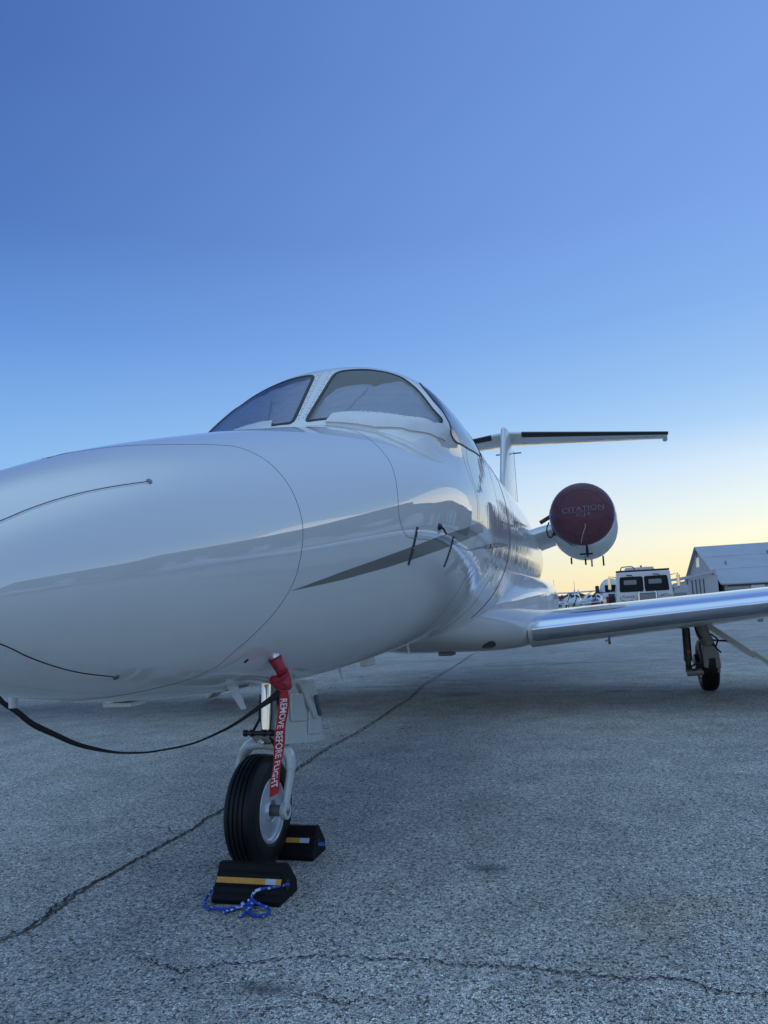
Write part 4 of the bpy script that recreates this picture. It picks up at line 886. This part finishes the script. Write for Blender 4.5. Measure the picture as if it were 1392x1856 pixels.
# ================================================================== background
tr = thing('fuel_truck', 'white fuel truck facing the camera with two dark windscreens beyond the wing', 'truck', (3.53, 31.9, 0)); WM[tr] = Matrix.Translation((3.53, 31.9, 0))
W0 = 3.53
cab = MB().add([(W0-1.22,31.9,.45),(W0+1.22,31.9,.45),(W0+1.10,31.9,2.19),(W0-1.10,31.9,2.19),(W0-1.22,33.6,.45),(W0+1.22,33.6,.45),(W0+1.10,33.5,2.19),(W0-1.10,33.5,2.19)], [(0,1,2,3),(5,4,7,6),(0,4,5,1),(3,2,6,7),(1,5,6,2),(0,3,7,4)]).build('truck_cab', M['truckwhite'], tr, bev=.05, seg=3)
def wsc(xa, xb, zt, zb, y, mt, nm, par, off=.012):
    k = lambda x, z: W0+(x)*(1.22-.12*(z-.45)/1.74)/1.22
    P = resample([(k(a, b_), b_) for a, b_ in ((xa,zb),(xb,zb),(xb,zt),(xa,zt),(xa,zb))], 61)[:-1]
    for _ in range(2): P = .5*P+.25*(np.roll(P,1,0)+np.roll(P,-1,0))
    return MB().prism([tuple(p) for p in P], y-off, y+.02, 'y').build(nm, mt, par)
for xa, xb in ((-1.06,-.045),(.045,1.06)):
    wsc(xa-.02, xb+.02, 1.985, 1.325, 31.9, M['seal'], 'windscreen_seal', cab, .008)
    ws = wsc(xa, xb, 1.965, 1.345, 31.9, M['truckglass'], 'windscreen', cab, .014)
    wsc(xa+.17, xb-.27, 1.84, 1.64, 31.9, M['grey'], 'rear_window', cab, .017)
    xm = W0+(xa+xb)/2; MB().tube([(xm-.15,31.86,2.05),(xm+.08,31.85,2.03)], .02, 6).tube([(xm+.05,31.86,2.05),(xm+.22,31.87,1.90)], .010, 6).build('wiper', M['seal'], cab)
MB().box((W0+.10,31.75,1.07),(.72,.25,.34)).build('front_hose_box', M['steel'], cab, bev=.03)
mb = MB()
for x in (-.26,.46): mb.tube([(W0+x,31.62,.95),(W0+x,31.62,1.27),(W0+x*.9,31.66,1.29)], .045, 10)
mb.tube([(W0-.26,31.62,1.27),(W0+.46,31.62,1.27)], .03, 8); mb.build('bumper_guard', M['chrome'], cab)
MB().box((W0,32.4,2.235),(2.2,.9,.07)).build('roof_tray', M['darkmetal'], cab, bev=.01)
mb = MB()
for x in (-1.05,-.30,-.02,.26,1.02): mb.box((W0+x,31.93,2.245),(.07,.03,.045))
mb.build_each('marker_light', M['amber'], cab)
mb = MB(); mb.tube(smoothpath([(W0-.92,31.98,2.24),(W0-.88,31.98,2.38),(W0-.78,31.98,2.42),(W0-.45,31.98,2.42),(W0-.36,31.98,2.36),(W0-.32,31.98,2.24)], 4), .022, 8); mb.build('grab_rail', M['darkmetal'], cab)
MB().prism([(W0-.72,2.25),(W0-.66,2.42),(W0+.52,2.42),(W0+.60,2.25)], 33.0, 34.5, 'y').build('tank_walkway', M['truckwhite'], tr, bev=.02)
MB().lathe([(33.7,.02),(33.72,.9),(34.0,1.08),(39.2,1.08),(39.4,.9),(39.42,.02)], Matrix.Translation((W0,0,1.25)), axis='y', n=32).build('fuel_tank', M['truckwhite'], tr)
MB().tube([(W0+.02,33.2,2.42),(W0+.02,33.2,2.50)], .045, 10).build('beacon', M['amber'], tr)
for sg in (-1, 1):
    MB().box((W0+sg*1.42,31.95,1.72),(.14,.14,.52)).build('wing_mirror', M['chrome'], tr, bev=.03)
    MB().tube([(W0+sg*1.1,32.1,1.98),(W0+sg*1.42,31.97,2.04),(W0+sg*1.42,31.97,1.40),(W0+sg*1.15,32.1,1.36)], .018, 6).build('mirror_arm', M['steel'], tr)
    for y in (33.0, 37.6): MB().lathe([(-.14,.25),(-.14,.44),(-.10,.48),(.10,.48),(.14,.44),(.14,.25)], Matrix.Translation((W0+sg*1.05,y,.48)), n=28).build('wheel', M['rubber'], tr)
def sign(s_, x0, z0, w, h, y, mt, par, nm='lettering', ax='x', sl=0.):
    V, Fc = text2d(s_); a, b_ = V.max(0); return MB().add([(x0+p[0]/a*w+sl*p[1]/b_*h, y, z0+p[1]/b_*h) for p in V], Fc).build(nm, mt, par, smooth=0)
sign('Riverside', W0-.92, 1.06, .50, .14, 31.893, M['teal'], cab)
MB().tube(smoothpath([(W0-1.0,31.89,1.16),(W0-1.0,31.89,1.02),(W0-.88,31.89,.96),(W0-.72,31.89,.93),(W0-.60,31.89,.86)], 5), .012, 6).tube(smoothpath([(W0-.78,31.89,.86),(W0-.66,31.89,.95),(W0-.50,31.89,.98)], 5), .010, 6).build('logo_swoosh', M['teal'], cab)
sign('AEROFUELS', W0+.66, 1.07, .46, .085, 31.893, M['ink'], cab)
MB().tube(smoothpath([(W0+.60,31.89,1.08),(W0+.75,31.89,1.17),(W0+.95,31.89,1.20)], 5), .008, 6).build('logo_arc', M['ink'], cab)

ut = thing('tank_truck', 'white tank truck with black mirror parked behind the fuel truck left side', 'truck', (1.7,39.5,0)); WM[ut] = Matrix.Translation((1.7,39.5,0))
cb = MB().prism([(39.5,.5),(39.5,1.25),(39.75,1.4),(40.1,2.0),(41.4,2.0),(41.5,.5)], 1.85, 3.6, 'x').build('truck_cab', M['truckwhite'], ut, bev=.08, seg=3)
MB().box((2.7,39.86,1.62),(1.4,.2,.42), None).build('windscreen', M['truckglass'], cb, bev=.03)
MB().lathe([(42.0,.02),(42.02,.45),(42.2,.60),(47,.60),(47.1,.02)], Matrix.Translation((2.35,0,1.65)), axis='y', n=32).build('tank', M['truckwhite'], ut)
MB().box((1.60,39.7,1.62),(.20,.16,.38)).tube([(1.66,39.75,1.46),(2.1,39.8,1.42)], .03, 6).build('wing_mirror', M['seal'], ut, bev=.04)
MB().box((2.10,39.46,1.0),(.16,.06,.42)).build('marker_light', M['redlens'], ut)
MB().box((1.95,39.46,.92),(.20,.08,.30)).build('headlight', M['chrome'], ut, bev=.03)
for x in (1.9, 3.5):
    for y in (40.2, 45.5): MB().lathe([(-.14,.25),(-.14,.44),(-.10,.48),(.10,.48),(.14,.44),(.14,.25)], Matrix.Translation((x,y,.48)), n=24).build('wheel', M['rubber'], ut)
MB().lathe([(-.2,.25),(-.2,.50),(.2,.50),(.2,.25)], Matrix.Translation((2.35,39.45,.85)), n=24).build('spare_wheel', M['rubber'], ut)

# hangar with a long metal roof, gable towards the apron
hg = thing('hangar', 'grey metal hangar with gabled roof and sliding doors behind the wing', 'hangar', (40,125.5,0)); WM[hg] = Matrix.Translation((40,125.5,0))
GX, FX = 17.6, 75.
MB().add([(GX,103.6,0),(FX,103.6,0),(FX,147.4,0),(GX,147.4,0),(GX,103.6,2.5),(FX,103.6,2.5),(FX,147.4,2.5),(GX,147.4,2.5),(GX,125.5,8.4),(FX,125.5,8.4)], [(0,1,5,4),(2,3,7,6),(0,4,8,7,3),(1,2,6,9,5)]).build('hangar_walls', M['wallgrey'], hg, smooth=0)
mb = MB()
ribs = []
for side, (ya, yb) in enumerate(((103.0, 125.5), (148.0, 125.5))):
    mb.add([(GX-.5,ya,2.38),(FX,ya,2.38),(FX,yb,8.61),(GX-.5,yb,8.61),(GX-.5,ya,2.23),(FX,ya,2.23),(FX,yb,8.46),(GX-.5,yb,8.46)], [(0,1,2,3),(7,6,5,4),(0,4,5,1),(1,5,6,2),(2,6,7,3),(3,7,4,0)])
rf = mb.build('roof', M['metalroof'], hg, smooth=0)
mb = MB()
for k in range(1, 3):
    f = k/3; y = 103.0+f*22.5; z = 2.38+f*6.23; mb.box(((GX+FX)/2, y, z+.02), (FX-GX, .06, .03))
pass
mb.build_each('roof_rib', M['metalroof'], rf)
mb = MB()
for x, y in ((19.5,113),(26,118),(31,110),(38,120)): z = 2.38+(y-103)/22.5*6.23; mb.tube([(x,y,z),(x,y,z+.5)], .12, 8)
mb.build_each('roof_vent', M['grey'], rf)
MB().box((GX-.03,126.8,6.2),(.05,3.6,1.5)).build('gable_window', M['litwin'], hg)
MB().box((GX-.03,126.9,7.4),(.05,.7,.9)).build('gable_vent', M['walldark'], hg)
mb = MB().add([(12.2,99.6,0),(16.3,99.6,0),(17.6,112,0),(12.2,112,0),(12.2,99.6,2.85),(16.3,99.6,3.55),(17.6,112,3.7),(12.2,112,2.85)], [(0,1,5,4),(1,2,6,5),(2,3,7,6),(3,0,4,7),(4,5,6,7)]); an = mb.build('side_annex', M['wallgrey'], hg, smooth=0)
mb = MB().add([(12.0,99.3,3.0),(16.2,99.3,3.75),(17.59,112,3.95),(12.0,112,3.2),(12.0,99.3,3.3),(16.0,99.3,4.15),(17.59,112,4.3),(12.0,112,3.5)], [(0,3,2,1),(4,5,6,7),(0,1,5,4),(1,2,6,5),(2,3,7,6),(3,0,4,7)]); mb.build('annex_roof', M['metalroof'], hg, smooth=0)
mb = MB()
for x in (12.75,13.3,13.75,14.2,14.65): mb.box((x,99.56,1.7),(.10,.06,2.4+.3*(x-12.7)/2))
mb.build_each('door_gap', M['walldark'], an)
mb = MB().box((30,103.5,2.05),(24,.12,.12)).box((22.5,103.5,1.35),(10,.12,.10)); mb.build_each('wall_trim', M['walldark'], hg)
MB().box((21.5,103.45,1.75),(1.6,.1,.5)).build('wall_sign', M['litwin'], hg)
sh = MB().prism([(-.0,0),(2.4,0),(2.4,2.3),(1.2,2.55),(0,2.3)], 0, 5, 'y'); sh.v = [Vector((v.x+9.6, v.y+92, v.z)) for v in sh.v]
sdn = tag(sh.build('storage_shed', M['wallgrey'], smooth=0), 'small pale shed with dark sign between fuel truck and hangar', 'shed')
sign('FUEL', 9.75, 1.25, 1.0, .35, 91.97, M['ink'], sdn) if False else None
MB().box((10.8,91.96,1.3),(1.9,.05,.30)).build('sign_band', M['grey'], sdn)
MB().box((10.0,91.95,1.9),(.7,.05,.5)).build('louvre', M['walldark'], sdn)

# treeline
mb = MB()
for k in range(420):
    x = RNG.uniform(-260, 330); y = 420+RNG.uniform(-12, 12); r = RNG.uniform(2, 4.5); z = r*.55
    V = [(x+r*RNG.uniform(.7,1.2)*math.cos(q)*math.cos(p), y+r*math.sin(q)*math.cos(p), max(0, z+r*.9*RNG.uniform(.6,1.2)*math.sin(p))) for p in (-1.2,-.4,.4,1.1) for q in np.linspace(0, 5.5, 7)]
    Fc = [(i*7+j, i*7+(j+1) % 7, (i+1)*7+(j+1) % 7, (i+1)*7+j) for i in range(3) for j in range(7)]+[tuple(range(21,28))]; mb.add(V, Fc)
o = struct(mb.build('distant_scrub', M['treeline'], smooth=0), 'stuff'); o['label'] = 'brown winter scrub along the horizon'

# small parked aeroplanes
def lightplane(loc, rz, label, high=False, nose=None, s=1., twin=False):
    o = thing('light_aeroplane', label, 'aeroplane', loc, rz, 'light aeroplanes parked on the far apron')
    o.scale = (s, s, s)
    secs = [(-2.0,.12,.95),(-1.9,.30,.98),(-1.2,.50,1.05),(-.6,.56,1.15),(.5,.60,1.25),(1.5,.50,1.25),(3.0,.28,1.2),(5.2,.10,1.2)]
    mb = MB().grid([[(r*1.05*math.cos(6.283*k/20), y, z+r*math.sin(6.283*k/20)) for k in range(20)] for y, r, z in secs], wrap=True)
    b_ = mb.build('fuselage', M['planewhite'], o, smooth=60)
    MB().grid([[(r*math.cos(q), y, 1.35+h*math.sin(q)) for q in np.linspace(0, math.pi, 13)] for y, r, h in ((-.7,.50,.15),(-.25,.52,.62),(.6,.52,.74),(1.6,.42,.55),(2.2,.3,.15))]).build('canopy', M['planewhite'], b_)
    for sx in (-1, 1): MB().grid([[(sx*r*math.cos(q), y-.012, 1.35+h*math.sin(q)*1.02) for q in np.linspace(.45, 1.45, 8)] for y, r, h in ((-.62,.50,.22),(-.27,.53,.60))]).build('windscreen', M['truckglass'], b_)
    zw = 2.1 if high else .85; dh = .02 if high else .10
    for sg in (-1, 1):
        G_ = []
        for x in np.linspace(0, 5.3, 6):
            c_ = 1.6-.12*x; G_.append([(sg*x, -.2+c_*(.5-.5*math.cos(q)), zw+dh*x+.09*math.sin(q)*(1-.3*(.5-.5*math.cos(q)))) for q in np.linspace(0, 6.283, 17)[:-1]])
        mb = MB().grid(G_, wrap=True); mb.add(G_[-1], [tuple(range(16))]); mb.build('wing', M['planewhite'], o, smooth=60)
        if high: MB().tube([(sg*.45,.2,.9),(sg*2.6,.3,zw+.0)], .04, 6).build('wing_strut', M['planewhite'], o)
    mb = MB().box((0,4.9,1.35),(3.3,.7,.07)); mb.build('tailplane', M['planewhite'], o)
    MB().prism([(4.3,1.2),(4.9,2.5),(5.4,2.5),(5.5,1.2)], -.05, .05, 'x').build('tail_fin', M[nose or 'planewhite'], o)
    if nose: MB().grid([[((r+.01)*1.05*math.cos(6.283*k/20), y-.005, z+(r+.01)*math.sin(6.283*k/20)) for k in range(20)] for y, r, z in secs[:3]], wrap=True).build('cowling', M[nose], o)
    MB().tube([(-.35,-2.1,.15),(.35,-2.1,1.75)], .05, 6).tube([(0,-2.25,.95),(0,-1.95,.95)], .12, 10).build('propeller', M['seal'], o)
    for x, y in ((-1.2,.5),(1.2,.5),(0,-1.5)): MB().lathe([(-.07,.1),(-.07,.19),(.07,.19),(.07,.1)], Matrix.Translation((x,y,.19)), n=16).tube([(x,y,.2),(x*.8,y,.85)], .04, 6).build('wheel', M['rubber'], o)
    return o
lightplane((-1.45, 90, 0), -.1, 'high-winged white light aeroplane nearest the jet fuselage, its long wing reaching right', True, s=1.0)
lightplane((-2.7, 74, 0), .5, 'low-winged aeroplane with brown nose just right of the high-winged one', nose='planered', s=.8)
lightplane((-.25, 68, 0), -.05, 'white low-winged aeroplane facing the camera midway along the row', s=.85)
lightplane((1.0, 80, 0), .3, 'small white aeroplane with twin-pane windscreen left of the red-nosed one', s=.85)
lightplane((1.62, 70, 0), -.2, 'white aeroplane with dark red nose just left of the tank truck', nose='planered', s=.8)
lightplane((-3.9, 66, 0), .9, 'white aeroplane turned sideways closest to the tan post', s=.75)
lightplane((-6.2, 96, 0), .2, 'far white aeroplane mostly hidden by the jet fuselage', s=.9)
po = tag(MB().box((-3.35,60,.75),(.22,.22,1.5)).box((-3.35,60,1.53),(.28,.28,.06)).build('marker_post', M['tan'], bev=.02), 'tan post beside the wing root in front of the parked planes', 'post')
pk = thing('engine_cowl_stand', 'parked turboprop nose with dark propeller next to the tan post', 'aeroplane', (-4.0,58,0)); WM[pk] = Matrix.Translation((-4.0,58,0))
cwl = MB().lathe([(57.2,.08),(57.35,.26),(57.8,.42),(59,.55),(61,.6),(63.5,.3)], Matrix.Translation((-4.15,0,1.15)), axis='y', n=24).build('fuselage', M['planewhite'], pk)
MB().tube([(-4.55,57.15,.95),(-3.3,57.15,1.2)], .05, 6).tube([(-4.15,57.0,1.15),(-4.15,57.3,1.15)], .13, 10).build('propeller', M['seal'], pk)
MB().grid([[(-4.15+x, 58.6+.9*(.5-.5*math.cos(q)), 1.86+.09*math.sin(q)+.02*abs(x)) for q in np.linspace(0,6.283,13)[:-1]] for x in np.linspace(-5.2,1.2,12)], wrap=True).build('wing', M['darkmetal'], pk)
for x, y in ((-5.2,59.2),(-3.1,59.2),(-4.15,57.9)): MB().lathe([(-.07,.1),(-.07,.22),(.07,.22),(.07,.1)], Matrix.Translation((x,y,.22)), n=16).tube([(x,y,.2),(x*.2+.8*-4.15,y,1.0)], .05, 6).build('wheel', M['rubber'], pk)
# thin masts on the horizon
for x, y, h in ((-4.6,120,4.6),(-.9,95,3.6)): tag(MB().tube([(x,y,0),(x,y,h)], .022, 6).build('radio_mast', M['grey']), 'thin grey mast rising above the high wing '+('close to the jet fuselage' if x < -2 else 'halfway to the trucks'), 'mast')

# ------------------------------------------------ out of frame on the right: what the glossy flank mirrors
def building(name, label, x0, x1, y0, y1, h, mt, wins, step=None):
    b_ = thing(name, label, 'building', ((x0+x1)/2,(y0+y1)/2,0)); WM[b_] = Matrix.Translation(((x0+x1)/2,(y0+y1)/2,0))
    w = MB().box(((x0+x1)/2,(y0+y1)/2,h/2),(x1-x0,y1-y0,h)).build('walls', M[mt], b_, smooth=0)
    MB().box(((x0+x1)/2,(y0+y1)/2,h+.15),(x1-x0+.5,y1-y0+.5,.3)).build('roof', M['walldark'], b_, smooth=0)
    if step: MB().box(((x0+x1)/2+step[0],(y0+y1)/2+step[1],h+.3+step[4]/2),(step[2],step[3],step[4])).build('roof_house', M[mt], b_, smooth=0)
    for (yc_, zc_, w_, h_, m_) in wins: MB().box((x0-.04,yc_,zc_),(.08,w_,h_)).build('window', M[m_], b_, smooth=0)
    return b_
building('terminal_building', 'long brown terminal with tall pale windows right of the apron', 30, 48, 4, 36, 6.5, 'brick', [(6+k*3.0, 2.6, 1.5, 3.2, 'litwin' if k % 3 else 'coachglass') for k in range(12)], (0, 6, 10, 14, 2.0))
building('workshop_building', 'low dark workshop with roller doors far right of the apron', 44, 60, -40, -6, 5.0, 'brick', [(-36+k*6.5, 2.0, 4.0, 3.6, 'wallgrey') for k in range(5)])
fb = building('office_building', 'dark two storey office block with tall pale windows facing the jet', 21, 60, 42, 56, 6.2, 'brick', [], (-6, 0, 12, 9, 1.6))
for k in range(20):
    if k in (4, 9): continue
    MB().box((22.4+k*1.85, 41.96, 3.4), (1.35 if k % 3 else .8, .08, 3.6)).build('window', M['litwin' if k % 4 else 'coachglass'], fb, smooth=0)
MB().box((40.5, 41.9, .9), (38.8, .12, .9)).build('base_wall', M['litwin'], fb, smooth=0)
MB().box((40.5, 40.6, 5.6), (39.4, 2.8, .25)).build('canopy', M['walldark'], fb, smooth=0)

# aeroplanes parked on the right, outside the frame, seen only as reflections in the flank
lightplane((19, 12, 0), 1.2, 'white low-winged aeroplane parked right of the jet, mirrored in its nose', s=1.1)
lightplane((24, 22, 0), 1.9, 'white high-winged aeroplane parked before the brown terminal', True, s=1.1)
lightplane((21, 2, 0), .6, 'white aeroplane with dark red nose parked far right of the jet', nose='planered', s=1.1)
